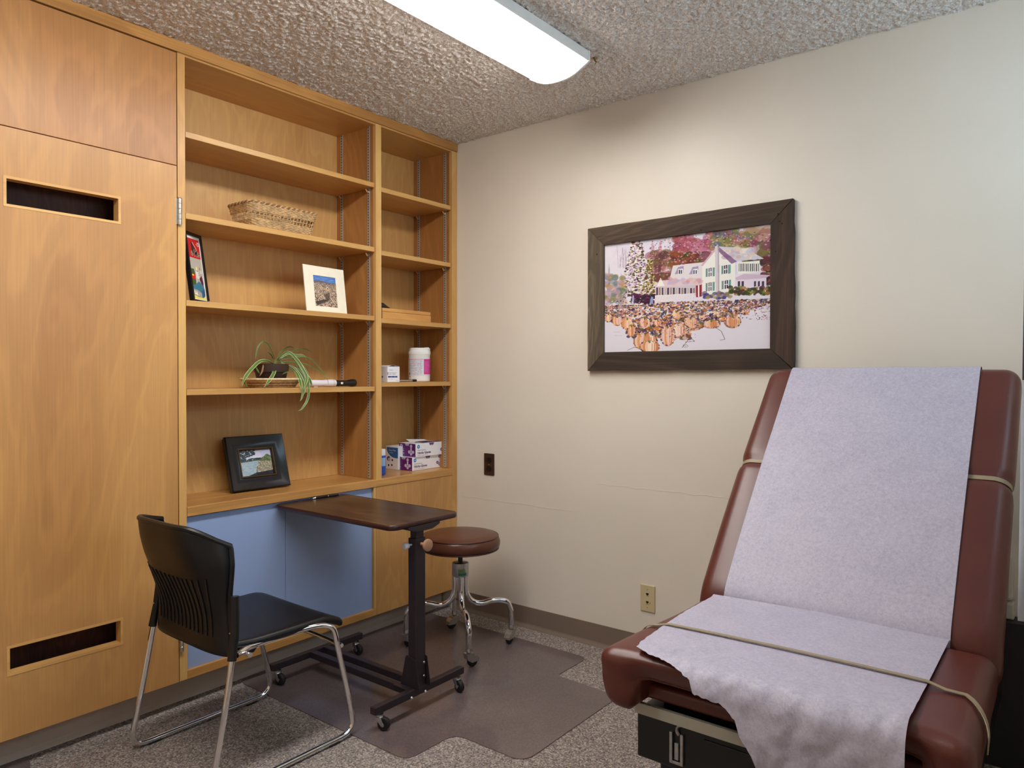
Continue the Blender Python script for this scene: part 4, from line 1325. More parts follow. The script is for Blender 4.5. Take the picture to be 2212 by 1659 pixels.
# curtain edge by the right border
M_curt = plain('pale_blue_curtain', S(196, 208, 226), 0.7, vary=0.03, scale=60)
def curt(u, v):
    x = 2.499 + .38 * u + .013 * v
    y = -1.363 + .018 * math.sin(u * 26) * min(1, u * 6)
    return (x, y, .822 + (2.405 - .822) * v)
ct_ = solo('privacy_curtain', MB().sheet(curt, 60, 12), M_curt, 'pale blue curtain hanging at the far right edge of view', 'curtain', (2.7, -1.363, .822), smooth='all')
md = ct_.modifiers.new('thickness', 'SOLIDIFY'); md.thickness = .004
M_dband = plain('dark_binding', S(74, 62, 64), 0.6)
part('edge_binding', MB().sheet(lambda u, v: (2.4985 + .012 * u + .010 * v + .004, -1.367, 1.22 + 1.18 * v), 1, 12), M_dband, ct_)
solo('curtain_rail', MB().box(2.49, 3.04, -1.375, -1.351, 2.405, 2.431), M_white, 'white ceiling rail that carries the curtain', 'rail', (2.75, -1.363, 2.405), bevel=.002)
LEAVES=[([(-0.13,-1.008,1.297),(-0.127,-1.018,1.316),(-0.124,-1.029,1.335),(-0.122,-1.039,1.35),(-0.12,-1.049,1.361),(-0.118,-1.06,1.367),(-0.116,-1.071,1.369),(-0.114,-1.081,1.365),(-0.112,-1.091,1.357),(-0.11,-1.099,1.348),(-0.108,-1.105,1.338),(-0.107,-1.11,1.325),(-0.105,-1.113,1.314),(-0.103,-1.116,1.303),(-0.102,-1.117,1.292),(-0.1,-1.119,1.282)],0.0063),([(-0.13,-1.014,1.276),(-0.117,-1.033,1.281),(-0.108,-1.051,1.286),(-0.1,-1.067,1.289),(-0.092,-1.083,1.29),(-0.084,-1.099,1.289),(-0.077,-1.115,1.284),(-0.07,-1.133,1.275),(-0.063,-1.151,1.262),(-0.057,-1.168,1.25),(-0.05,-1.182,1.239),(-0.044,-1.195,1.228),(-0.038,-1.206,1.217),(-0.032,-1.215,1.206),(-0.026,-1.222,1.196),(-0.02,-1.23,1.185)],0.0157),([(-0.13,-1.006,1.297),(-0.114,-1.017,1.286),(-0.102,-1.025,1.276),(-0.091,-1.033,1.266),(-0.081,-1.041,1.256),(-0.071,-1.049,1.246),(-0.062,-1.059,1.236),(-0.053,-1.07,1.227),(-0.045,-1.082,1.217),(-0.036,-1.096,1.207),(-0.028,-1.109,1.198),(-0.02,-1.124,1.188),(0.006,-1.15,1.178)],0.0167),([(-0.13,-0.999,1.297),(-0.139,-0.986,1.308),(-0.145,-0.975,1.32),(-0.151,-0.962,1.331),(-0.156,-0.946,1.34),(-0.161,-0.929,1.348),(-0.166,-0.913,1.353),(-0.171,-0.899,1.354),(-0.176,-0.886,1.351),(-0.18,-0.873,1.349)],0.0066),([(-0.13,-0.993,1.294),(-0.135,-0.98,1.302),(-0.14,-0.968,1.31),(-0.143,-0.952,1.318),(-0.147,-0.932,1.325),(-0.15,-0.908,1.332),(-0.153,-0.886,1.338),(-0.156,-0.865,1.342),(-0.159,-0.845,1.345),(-0.162,-0.827,1.345),(-0.165,-0.81,1.34),(-0.167,-0.795,1.333),(-0.17,-0.78,1.325)],0.0066),([(-0.13,-0.996,1.294),(-0.117,-0.993,1.304),(-0.107,-0.988,1.314),(-0.099,-0.983,1.322),(-0.091,-0.979,1.326),(-0.083,-0.975,1.327),(-0.076,-0.97,1.324),(-0.069,-0.962,1.315),(-0.062,-0.954,1.302),(-0.055,-0.946,1.289),(-0.048,-0.941,1.277),(-0.042,-0.937,1.264),(-0.035,-0.934,1.252),(-0.029,-0.931,1.241),(-0.023,-0.929,1.232),(-0.017,-0.93,1.222),(-0.011,-0.934,1.21),(-0.005,-0.941,1.198),(0.001,-0.949,1.187),(0.007,-0.955,1.179),(0.012,-0.963,1.172),(0.018,-0.97,1.165)],0.0152),([(-0.13,-0.993,1.289),(-0.125,-0.981,1.301),(-0.12,-0.968,1.312),(-0.117,-0.956,1.32),(-0.113,-0.945,1.321),(-0.11,-0.935,1.318),(-0.107,-0.924,1.316),(-0.104,-0.912,1.315),(-0.101,-0.899,1.316),(-0.098,-0.888,1.314),(-0.095,-0.882,1.308),(-0.093,-0.877,1.301),(-0.09,-0.873,1.293)],0.0091),([(-0.13,-0.994,1.287),(-0.12,-0.981,1.292),(-0.113,-0.967,1.298),(-0.106,-0.949,1.302),(-0.1,-0.924,1.306),(-0.094,-0.896,1.308),(-0.088,-0.871,1.306),(-0.083,-0.853,1.297),(-0.078,-0.839,1.282),(-0.073,-0.827,1.268),(-0.068,-0.817,1.255),(-0.063,-0.81,1.243),(-0.058,-0.804,1.232),(-0.053,-0.801,1.224),(-0.048,-0.799,1.218),(-0.044,-0.799,1.211),(-0.039,-0.801,1.202),(-0.034,-0.804,1.191),(0.006,-0.834,1.181)],0.0051),([(-0.13,-0.991,1.284),(-0.119,-0.979,1.285),(-0.111,-0.966,1.285),(-0.104,-0.95,1.285),(-0.097,-0.931,1.283),(-0.09,-0.91,1.282),(-0.084,-0.89,1.278),(-0.078,-0.872,1.271),(-0.072,-0.856,1.262),(-0.066,-0.841,1.252),(-0.061,-0.829,1.242),(-0.055,-0.818,1.232),(-0.05,-0.807,1.221)],0.0046),([(-0.13,-0.994,1.282),(-0.115,-0.988,1.278),(-0.104,-0.98,1.275),(-0.094,-0.972,1.272),(-0.084,-0.965,1.268),(-0.075,-0.958,1.263),(-0.067,-0.953,1.257),(-0.059,-0.948,1.247),(-0.051,-0.943,1.234),(-0.043,-0.941,1.222),(-0.035,-0.939,1.209),(-0.027,-0.939,1.196),(0.006,-0.961,1.182),(0.006,-0.962,1.165),(0.006,-0.966,1.147),(0.006,-0.97,1.133),(0.008,-0.975,1.125),(0.015,-0.984,1.121),(0.022,-0.993,1.117)],0.0116),([(-0.13,-0.991,1.282),(-0.114,-0.982,1.277),(-0.102,-0.97,1.272),(-0.091,-0.959,1.267),(-0.081,-0.95,1.261),(-0.071,-0.942,1.255),(-0.062,-0.936,1.247),(-0.053,-0.93,1.235),(-0.044,-0.926,1.221),(-0.036,-0.925,1.207),(-0.027,-0.929,1.19),(0.006,-0.956,1.172),(0.006,-0.958,1.158),(0.006,-0.961,1.149),(0.004,-0.963,1.143),(0.012,-0.971,1.138)],0.0116),([(-0.09,-0.96,1.324),(-0.079,-0.952,1.312),(-0.072,-0.943,1.3),(-0.065,-0.934,1.287),(-0.058,-0.923,1.271),(-0.052,-0.912,1.254),(-0.046,-0.905,1.237),(-0.04,-0.905,1.219),(-0.035,-0.908,1.202),(-0.029,-0.912,1.186),(0.006,-0.936,1.176),(0.006,-0.935,1.167),(0.006,-0.935,1.157),(0.006,-0.936,1.145),(0.006,-0.939,1.132),(0.002,-0.941,1.12),(0.007,-0.952,1.108),(0.011,-0.965,1.096),(0.016,-0.977,1.087),(0.021,-0.988,1.082),(0.025,-0.998,1.081),(0.03,-1.008,1.079)],0.0114),([(-0.13,-1.014,1.296),(-0.123,-1.022,1.302),(-0.118,-1.029,1.308),(-0.113,-1.036,1.313),(-0.108,-1.046,1.318),(-0.104,-1.056,1.322),(-0.1,-1.067,1.326)],0.0051),([(-0.12,-0.983,1.282),(-0.102,-0.975,1.274),(-0.089,-0.963,1.265),(-0.077,-0.954,1.257),(-0.066,-0.951,1.247),(-0.055,-0.952,1.237),(-0.045,-0.953,1.227),(-0.036,-0.954,1.215),(-0.026,-0.956,1.204),(-0.017,-0.959,1.192),(0.006,-0.974,1.18),(0.006,-0.973,1.168),(0.01,-0.976,1.155)],0.0127),([(-0.1,-0.923,1.267),(-0.086,-0.912,1.252),(-0.076,-0.897,1.237),(-0.067,-0.887,1.224),(-0.058,-0.885,1.214),(-0.05,-0.887,1.206),(-0.042,-0.89,1.199),(-0.035,-0.892,1.192),(-0.027,-0.895,1.186),(0.006,-0.917,1.18)],0.0122),([(-0.12,-0.997,1.287),(-0.111,-0.998,1.285),(-0.105,-0.998,1.283),(-0.099,-0.999,1.281),(-0.094,-1.001,1.279),(-0.089,-1.004,1.277),(-0.084,-1.007,1.274),(-0.079,-1.01,1.27),(-0.074,-1.014,1.265),(-0.07,-1.017,1.261)],0.0091),([(-0.13,-0.996,1.282),(-0.12,-0.981,1.283),(-0.113,-0.963,1.284),(-0.107,-0.948,1.285),(-0.101,-0.938,1.284),(-0.095,-0.932,1.281),(-0.09,-0.928,1.277),(-0.085,-0.925,1.27),(-0.079,-0.925,1.262),(-0.074,-0.924,1.254),(-0.07,-0.92,1.249),(-0.065,-0.915,1.246),(-0.06,-0.91,1.242)],0.0066),([(-0.08,-0.944,1.247),(-0.073,-0.962,1.245),(-0.068,-0.979,1.243),(-0.063,-0.993,1.241),(-0.058,-1.006,1.238),(-0.054,-1.017,1.235),(-0.05,-1.028,1.231)],0.0051),([(-0.13,-0.999,1.289),(-0.132,-0.988,1.295),(-0.133,-0.977,1.301),(-0.134,-0.964,1.305),(-0.135,-0.95,1.307),(-0.136,-0.935,1.308),(-0.137,-0.921,1.306),(-0.138,-0.91,1.3),(-0.139,-0.901,1.292),(-0.14,-0.892,1.283)],0.0066),([(-0.08,-1.135,1.268),(-0.073,-1.136,1.262),(-0.068,-1.135,1.256),(-0.063,-1.135,1.25),(-0.058,-1.134,1.245),(-0.054,-1.133,1.239),(-0.05,-1.132,1.234)],0.0056),([(-0.06,-1.191,1.208),(-0.053,-1.194,1.201),(-0.048,-1.196,1.195),(-0.043,-1.198,1.189),(-0.038,-1.197,1.185),(0.006,-1.221,1.182),(0.006,-1.218,1.179)],0.0066),([(-0.06,-1.11,1.271),(-0.058,-1.111,1.266),(-0.057,-1.112,1.26),(-0.056,-1.114,1.255),(-0.055,-1.115,1.251),(-0.054,-1.117,1.246),(-0.053,-1.12,1.241),(-0.052,-1.124,1.235),(-0.051,-1.129,1.228),(-0.05,-1.134,1.222)],0.0086)]

# ---------------------------------------------------------------- things on the shelves
Z1, Z2, Z3, Z4 = 2.119, 1.822, 1.503, 1.175
# woven basket
M_wick = plain('seagrass', S(196, 162, 116), 0.7, vary=0.3, scale=60)
M_wick2 = plain('seagrass_dark', S(140, 104, 70), 0.7, vary=0.3, scale=60)
t = thing('woven_basket', 'long woven seagrass basket with an open lattice band', 'basket', (-0.095, -1.04, Z2))
def bpath(z, off, n=150, wav=0, ph=0):
    f = z / .098
    x0, x1 = -.168 - .014 * f, -.012 + .010 * f
    y0, y1 = -1.180 - .022 * f, -.896 + .026 * f
    pts = rrect(x0, x1, y0, y1, .035, 8)
    # resample evenly
    P = [Vector((a, b_, 0)) for a, b_ in pts] + [Vector((pts[0][0], pts[0][1], 0))]
    L = [0]
    for i in range(1, len(P)): L.append(L[-1] + (P[i] - P[i-1]).length)
    out = []; i = 0
    for k in range(n):
        s_ = L[-1] * k / n
        while L[i+1] < s_: i += 1
        p = P[i].lerp(P[i+1], (s_ - L[i]) / max(1e-9, L[i+1] - L[i]))
        c = Vector(((x0 + x1) / 2, (y0 + y1) / 2, 0)); d = (p - c).normalized()
        w = wav * math.cos(2 * PI * k / n * 36 + ph)
        out.append(p + d * (off + w) + Vector((0, 0, Z2 + z)))
    return out
rows = [.004 + .0052 * i for i in range(6)] + [.0465] + [.062 + .0052 * i for i in range(6)]
for i, z in enumerate(rows):
    r_ = .0029 if i != 6 else .0016
    part('woven_strand', MB().tube(bpath(z, 0, 144, .0022, i * PI), r_, 6, closed=True), M_wick, t, smooth=True)
mb = MB()
lo, hi = bpath(.002, 0, 56), bpath(.092, 0, 56)
for k in range(56):
    mb.tube([lo[k], lo[k].lerp(hi[k], .5), hi[k]], .0016, 5)
part('stakes', mb, M_wick, t, smooth=True, kind='stuff')
for s_ in (0, 1):
    p = bpath(.095, 0, 216)
    for k in range(216):
        a = 2 * PI * k / 216 * 40 + s_ * PI
        p[k] = p[k] + Vector((0, 0, .0035 * math.sin(a)))
        c = Vector((-.09, -1.04, p[k].z)); d = (p[k] - c).normalized(); p[k] = p[k] + d * .0035 * math.cos(a)
    part('rim_braid', MB().tube(p, .0034, 6, closed=True), [M_wick2, M_wick][s_], t, smooth=True)
part('base', MB().box(-.155, -.025, -1.165, -.91, Z2 + .0003, Z2 + .004), M_wick2, t)

# framed cartoon poster, mostly hidden by the stile
t = thing('framed_poster', 'black framed cartoon cover half hidden behind the left stile', 'picture', (-.06, -1.36, Z3))
e = Vector((-.529, .848, 0)); nrm_ = Vector((.848, .529, 0))
BR = Vector((-.0655, -1.334, Z3 + .001)); TRp = Vector((-.121, -1.340, 1.7695))
up = (Vector((BR.x, BR.y, BR.z)) - TRp); up = -up
# keep the frame planar: lean it back along its own normal
Hh = .272
lean = .036
upv = (Vector((0, 0, 1)) * .2665 - nrm_ * lean)
Hh = upv.length; upv.normalize()
nn = e.cross(upv).normalized()
if nn.dot(nrm_) < 0: nn = -nn
BR = TRp - upv * Hh
Wd = .116
def fr(a, b_): return BR - e * (Wd - a) + upv * b_
def fbar(a0, a1, b0, b1, d0, d1, mb=None):
    mb = mb or MB()
    vs = []
    for (a, b_) in ((a0, b0), (a1, b0), (a1, b1), (a0, b1)): vs.append(fr(a, b_) + nn * d0)
    for (a, b_) in ((a0, b0), (a1, b0), (a1, b1), (a0, b1)): vs.append(fr(a, b_) + nn * d1)
    return mb.add(vs, [(0,3,2,1),(4,5,6,7),(0,1,5,4),(1,2,6,5),(2,3,7,6),(3,0,4,7)])
mb = fbar(0, Wd, Hh - .013, Hh, -.016, 0)
fbar(Wd - .013, Wd, .013, Hh - .013, -.016, 0, mb); fbar(0, Wd, 0, .010, -.016, 0, mb); fbar(0, .010, .010, Hh - .013, -.016, 0, mb)
part('frame', mb, M_black, t)
A = Art(100, 240, (232, 232, 228), 2)
A.rect(0, .045, .915, .985, (186, 180, 170))
A.rect(0, .045, .915, .345, (196, 34, 40))
A.poly([(.30, .09), (.42, .13), (.55, .18), (.60, .23), (.42, .27), (.3, .24)], (60, 48, 40))
A.line(.42, .10, .66, .20, .012, (236, 220, 220)); A.ell(.7, .12, .016, .008, (240, 200, 200)); A.rect(.76, .085, .87, .145, (226, 200, 196)); A.rect(.79, .10, .84, .14, (120, 60, 60))
A.ell(.50, .50, .07, .032, (232, 210, 90)); A.ell(.50, .515, .045, .022, (236, 216, 196)); A.poly([(.42, .55), (.58, .55), (.62, .66), (.38, .66)], (230, 226, 220))
for k in range(60): A.ell(.35 + A.r.rand() * .5, .54 + A.r.rand() * .18, .012, .005, [(60, 40, 40), (236, 230, 220), (180, 160, 150)][k % 3])
A.ell(.72, .50, .03, .022, (190, 70, 50)); A.ell(.80, .55, .05, .03, (226, 210, 200)); A.poly([(.62, .66), (.80, .60), (.88, .72), (.80, .80)], (96, 30, 60))
A.poly([(.0, .52), (.30, .52), (.36, .60), (.34, .78), (0, .78)], (70, 96, 50)); A.rect(0, .60, .34, .68, (206, 30, 34)); A.rect(.12, .61, .26, .63, (240, 220, 80))
A.poly([(0, .78), (.30, .76), (.55, .70), (.86, .76), (.915, .84), (.915, .90), (.70, .97), (.40, .86), (0, .84)], (60, 122, 146)); A.poly([(.66, .85), (.915, .80), (.915, .91), (.70, .97)], (44, 92, 124))
A.poly([(0, .83), (.36, .84), (.66, .88), (.66, .975), (0, .93)], (160, 158, 154)); A.poly([(.10, .86), (.34, .87), (.38, .93), (.12, .91)], (232, 226, 212)); A.line(.14, .885, .30, .88, .006, (50, 40, 40)); A.line(.50, .89, .44, .93, .008, (220, 220, 216))
A.rect(0, .955, .915, .985, (232, 222, 100)); A.poly([(0, .92), (.66, .975), (.70, .97), (.915, .92), (.915, .985), (0, .985)], (232, 222, 100))
A.grid('print', fr(.008, .010) + nn * -.004, e * (Wd - .019), upv * (Hh - .021), t, .3)
lt = lettering('e Me', .034, fr(.030, Hh - .088) + nn * -.0034, e, upv, plain('pale_outline', S(236, 226, 206), .5), t, sx=.86, bold=.0016)
lt = lettering('e Me', .034, fr(.030, Hh - .088) + nn * -.0030, e, upv, M_black, t, sx=.86, bold=.0004)

# photograph in a cream mat leaning on the third shelf
t = thing('matted_photo', 'desert rock photograph in a cream cardboard mat leaning on shelf', 'photo', (-.05, -.80, Z3))
def leaned(y0, y1, xb, z0, xt, z1):
    O = Vector((xb, y0, z0)); U = Vector((0, y1 - y0, 0)); Wv = Vector((xt - xb, 0, z1 - z0))
    n_ = U.cross(Wv).normalized()
    return O, U, Wv, n_
O, U, Wv, n_ = leaned(-.923, -.697, -.022, Z3 + .0005, -.050, 1.705)
# slight turn so that the right side stands further back
U = Vector((-.012, .226, 0)); n_ = U.cross(Wv).normalized()
def slab(O, U, W, n, u0, u1, v0, v1, d0, d1, mb=None):
    mb = mb or MB(); vs = []
    for d in (d0, d1):
        for a, b_ in ((u0, v0), (u1, v0), (u1, v1), (u0, v1)): vs.append(O + U * a + W * b_ + n * d)
    return mb.add(vs, [(0,3,2,1),(4,5,6,7),(0,1,5,4),(1,2,6,5),(2,3,7,6),(3,0,4,7)])
M_cream = plain('cream_matboard', S(240, 234, 214), .7, vary=.02)
mu0, mu1, mv0, mv1 = .222, .775, .125, .795
mb = MB()
slab(O, U, Wv, n_, 0, 1, 0, mv0, -.0025, 0, mb); slab(O, U, Wv, n_, 0, 1, mv1, 1, -.0025, 0, mb)
slab(O, U, Wv, n_, 0, mu0, mv0, mv1, -.0025, 0, mb); slab(O, U, Wv, n_, mu1, 1, mv0, mv1, -.0025, 0, mb)
part('mat_board', mb, M_cream, t)
part('backing_board', slab(O, U, Wv, n_, 0, 1, 0, 1, -.0045, -.0025), M_offwhite, t)
A = Art(110, 150, (150, 130, 110), 8)
A.rect(0, 0, 1, .20, (74, 122, 196))
for k in range(40): A.ell(A.r.rand(), A.r.rand() * .17, .12, .012, [(96, 146, 212), (130, 166, 216), (60, 104, 180)][k % 3], .4)
A.poly([(0, .16), (.4, .15), (.7, .20), (1, .19), (1, .27), (0, .27)], (104, 96, 104))
for k in range(1500):
    y = .22 + .78 * A.r.rand(); s_ = .010 + .022 * y
    A.ell(A.r.rand(), y, s_, s_ * .5, [(206, 186, 160), (226, 206, 190), (120, 100, 76), (80, 64, 52), (170, 140, 124), (216, 176, 160), (60, 50, 44)][A.r.randint(7)], .8, A.r.rand())
A.poly([(.42, .60), (.70, .52), (.66, .78), (.50, .76)], (60, 54, 44), .7); A.poly([(0, .86), (.45, .76), (.62, .78), (.1, .98)], (44, 38, 36), .8)
A.ell(.33, .40, .05, .05, (226, 206, 160)); A.ell(.33, .40, .02, .028, (60, 50, 40)); A.ell(.62, .40, .06, .055, (226, 206, 160)); A.ell(.62, .40, .027, .032, (60, 50, 40))
A.grid('print', O + U * mu0 + Wv * mv0 - n_ * .0018, U * (mu1 - mu0), Wv * (mv1 - mv0), t, .4)

# spider plant in a brown pot, standing in a shallow coiled basket
PX, PY = -.135, -1.022
t = thing('woven_tray', 'shallow oval coiled straw tray holding the spider plant', 'basket', (PX, PY, Z4))
mb = MB()
def ring(rx, ry, z, r_, n=72, wv=0):
    return MB().tube([(PX + rx * math.cos(a), PY + ry * math.sin(a), Z4 + z + wv * math.sin(a * 30)) for a in [2 * PI * k / n for k in range(n)]], r_, 6, closed=True)
for i in range(6):
    part('coil', ring(.088 + .0045 * i, .098 + .0045 * i, .004 + .0056 * i, .0038, wv=.0008), [M_wick, M_wick2][i % 2 if i < 4 else 0], t, smooth=True)
part('coil', ring(.116, .127, .0365, .0042), plain('straw_rim', S(226, 204, 160), .7, vary=.2, scale=80), t, smooth=True)
part('base', MB().prism([(PX + .088 * math.cos(a), PY + .098 * math.sin(a)) for a in [2*PI*k/40 for k in range(40)]], (0,0,1), (1,0,0), (0,1,0), .004, (0,0,Z4+.0003)), M_wick2, t)
t = thing('spider_plant', 'spider plant with striped trailing leaves in a dark brown pot', 'plant', (PX, PY, Z4 + .005))
z0 = Z4 + .005
M_pot = plain('dark_brown_pot', S(58, 38, 30), .45, vary=.1)
part('pot', MB().lathe([(.045, 0), (.052, .003), (.060, .030), (.066, .058), (.0665, .060), (.070, .061), (.0715, .075), (.072, .094), (.070, .096), (.067, .094), (.066, .080), (.001, .080)], (PX, PY, z0), n=40), M_pot, t, smooth=True)
part('soil', MB().lathe([(.0655, .082), (.001, .085)], (PX, PY, z0), n=24, cap=False), plain('potting_soil', S(44, 30, 22), .95, vary=.3, scale=150), t)
def leaf_mat():
    m, nt, b = newmat('striped_leaf')
    at = nt.nodes.new('ShaderNodeVertexColor'); at.layer_name = 'print'
    nt.links.new(at.outputs[0], b.inputs['Base Color'])
    b.inputs['Roughness'].default_value = .4
    return m
M_leaf = leaf_mat()
def leaf(path, w, dry=False):
    P = [Vector(p) for p in path]; n = len(P)
    eye = Vector((1, -.9, .05)).normalized()
    mb = MB(); offs = (-1, -.62, -.30, .30, .62, 1)
    for i in range(n):
        d = (P[min(n-1, i+1)] - P[max(0, i-1)]).normalized()
        sd = d.cross(eye)
        sd = sd.normalized() if sd.length > 1e-4 else Vector((0, 0, 1))
        tt = i / (n - 1)
        ww = w * .5 * (min(1, .35 + tt * 3.2)) * max(.06, min(1, (1 - tt) * 3.5)) if w < .0085 else w * .5 * (.30 + .70 * min(1, tt * 2.2)) * max(.08, min(1, (1 - tt) * 4))
        for k in offs:
            mb.v.append(tuple(P[i] + sd * ww * k - eye * ww * .35 * (1 - abs(k)) ))
    for i in range(n - 1):
        for k in range(5):
            a = i * 6 + k; mb.f.append((a, a + 6, a + 7, a + 1))
    o = part('leaf', mb, M_leaf if not dry else plain('dry_leaf', S(130, 96, 66), .7), t, smooth='all')
    if not dry:
        me = o.data
        ca = me.color_attributes.new('print', 'BYTE_COLOR', 'POINT')
        cols = [(220, 226, 176), (72, 104, 38), (88, 120, 48), (88, 120, 48), (72, 104, 38), (220, 226, 176)] if w > .007 else [(150, 170, 96), (66, 96, 34), (80, 108, 42), (80, 108, 42), (66, 96, 34), (150, 170, 96)]
        arr = np.ones((n * 6, 4), np.float32); arr[:, :3] = np.tile(np.array(cols) / 255., (n, 1))
        ca.data.foreach_set('color_srgb', arr.ravel())
    md = o.modifiers.new('thickness', 'SOLIDIFY'); md.thickness = .0006
for i, (path, w) in enumerate(LEAVES):
    leaf(path, w * .88, i == len(LEAVES) - 1)

# black and white handheld instrument
t = thing('handheld_scope', 'white and black handheld medical instrument lying beside the plant tray', 'instrument', (-.08, -.735, Z4))
cx_, cz_ = -.080, Z4 + .0175
M_gloss = plain('white_gloss_plastic', S(226, 222, 234), .22, vary=.01)
part('body', MB().lathe([(.0135, -.890), (.0150, -.885), (.0152, -.840), (.0140, -.800), (.0152, -.790), (.0166, -.760), (.0166, -.735), (.0150, -.731)], (cx_, 0, cz_), (0, 1, 0), 32), M_gloss, t, smooth=True)
part('handle', MB().lathe([(.0132, -.731), (.0135, -.728), (.0130, -.672), (.0126, -.664)], (cx_, 0, cz_ - .001), (0, 1, 0), 32), M_black, t, smooth=True)
part('end_knob', MB().lathe([(.0126, -.664), (.0140, -.655), (.0170, -.640), (.0174, -.626), (.0160, -.617), (.010, -.612), (.001, -.611)], (cx_, 0, cz_), (0, 1, 0), 32), M_black, t, smooth=True)
part('trim_ring', MB().lathe([(.0168, -.748), (.0170, -.746), (.0168, -.744)], (cx_, 0, cz_), (0, 1, 0), 32, cap=False), M_offwhite, t, smooth=True)
part('marking', MB().box(cx_ + .0120, cx_ + .0138, -.707, -.699, cz_ - .005, cz_ + .004), M_white, t)
part('marking', MB().box(cx_ + .0120, cx_ + .0136, -.697, -.695, cz_ - .005, cz_ + .004), M_white, t)
part('rest_foot', MB().box(cx_ - .006, cx_ + .006, -.85, -.83, Z4 + .0002, Z4 + .004), M_gloss, t)

# black framed landscape photo on the counter
t = thing('framed_landscape', 'thick black frame with a lake shore photograph on the counter', 'picture', (-.19, -1.03, .7425))
BLf, BRf = Vector((-.165, -1.195, .7432)), Vector((-.150, -.928, .7432))
ex = (BRf - BLf).normalized(); n0 = ex.cross(Vector((0, 0, 1))).normalized()
if n0.x < 0: n0 = -n0
Wf, Hf = .268, .232
upf = (Vector((0, 0, 1)) * .955 - n0 * .30).normalized()
nf = ex.cross(upf).normalized()
if nf.x < 0: nf = -nf
def fq(a, b_, d): return BLf + ex * a + upf * b_ + nf * d
def ringframe(levels):
    """levels: list of (inset, depth) from outside in; mitred frame section"""
    mb = MB(); n = len(levels)
    for ins, d in levels:
        for a, b_ in ((ins, ins), (Wf - ins, ins), (Wf - ins, Hf - ins), (ins, Hf - ins)):
            mb.v.append(tuple(fq(a, b_, d)))
    for i in range(n - 1):
        for k in range(4):
            mb.f.append((4*i+k, 4*i+(k+1) % 4, 4*i+4+(k+1) % 4, 4*i+4+k))
    return mb
M_bframe = plain('satin_black_frame', S(16, 16, 20), .24, vary=.05)
part('frame', ringframe([(.010, -.012), (.004, -.012), (.004, .004), (.0, .006), (.0, .018), (.004, .022), (.010, .020), (.028, .010), (.048, .0085), (.052, .010)]), M_bframe, t, smooth=True)
part('inner_frame', ringframe([(.052, .010), (.0535, .013), (.057, .014), (.060, .011), (.062, .004)]), plain('bronze_bead', S(70, 56, 40), .35, .6, vary=.3, scale=200), t)
mb = MB()
for k in range(40):
    a = .056 + (Wf - .112) * k / 39
    for b_ in (.056, Hf - .056): mb.lathe([(.0018, 0), (.001, .0016)], fq(a, b_, .0136), nf, 6)
for k in range(1, 30):
    b_ = .056 + (Hf - .112) * k / 30
    for a in (.056, Wf - .056): mb.lathe([(.0018, 0), (.001, .0016)], fq(a, b_, .0136), nf, 6)
part('bead_row', mb, plain('antique_gold', S(140, 116, 74), .4, .7), t, kind='stuff')
mb = MB()
for v_ in (fq(.006, .006, -.014), fq(Wf - .006, .006, -.014), fq(Wf - .006, Hf - .006, -.014), fq(.006, Hf - .006, -.014), fq(.006, .006, -.001), fq(Wf - .006, .006, -.001), fq(Wf - .006, Hf - .006, -.001), fq(.006, Hf - .006, -.001)): mb.v.append(tuple(v_))
mb.f += [(0,3,2,1),(4,5,6,7),(0,1,5,4),(1,2,6,5),(2,3,7,6),(3,0,4,7)]
part('backing', mb, M_black, t)
A = Art(130, 100, (150, 160, 170), 4)
A.rect(0, 0, 1, .42, (196, 202, 232)); A.ell(.3, .2, .4, .2, (226, 226, 240), .6)
for k in range(260):
    x = A.r.rand() ** 1.6 * .5; y = A.r.rand() * .36
    A.ell(x, y * (1 - x), .03, .014, [(24, 40, 60), (40, 60, 70), (60, 84, 96)][k % 3], .8)
for k in range(160): A.ell(A.r.rand() * .85, .33 + .12 * A.r.rand(), .03, .03, [(40, 64, 70), (56, 80, 74), (34, 50, 66), (90, 104, 84)][k % 4], .8)
A.poly([(0, .46), (.9, .40), (1, 1), (0, 1)], (160, 180, 192))
for k in range(300): A.ell(A.r.rand() * .55, .48 + .5 * A.r.rand(), .05, .008, [(190, 206, 206), (150, 176, 192), (120, 150, 176)][k % 3], .5)
for k in range(420):
    y = .42 + .5 * A.r.rand(); x = 1 - A.r.rand() * (.42 + .25 * (y - .4)); A.ell(x, y, .02, .015, [(160, 158, 112), (124, 128, 84), (150, 112, 84), (190, 180, 140), (96, 100, 70), (160, 124, 100)][k % 6], .8)
for k in range(220):
    x = .86 + A.r.randn() * .09; y = .44 - (.26 * A.r.rand()) * max(.15, 1 - abs(x - .88) * 3.2)
    A.ell(x, y, .02, .02, [(90, 110, 70), (120, 130, 80), (60, 84, 70)][k % 3], .8)
A.poly([(.2, 1), (.45, .90), (1, .84), (1, 1)], (34, 34, 44))
A.grid('print', fq(.062, .062, .002), ex * (Wf - .124), upf * (Hf - .124), t, .12, .5)
part('easel_leg', MB().add([fq(.11, .17, -.014), fq(.15, .17, -.014), fq(.15, .01, -.060), fq(.11, .01, -.060), fq(.11, .17, -.017), fq(.15, .17, -.017), fq(.15, .01, -.063), fq(.11, .01, -.063)], [(0,1,2,3),(7,6,5,4),(0,4,5,1),(1,5,6,2),(2,6,7,3),(3,7,4,0)]), M_black, t)

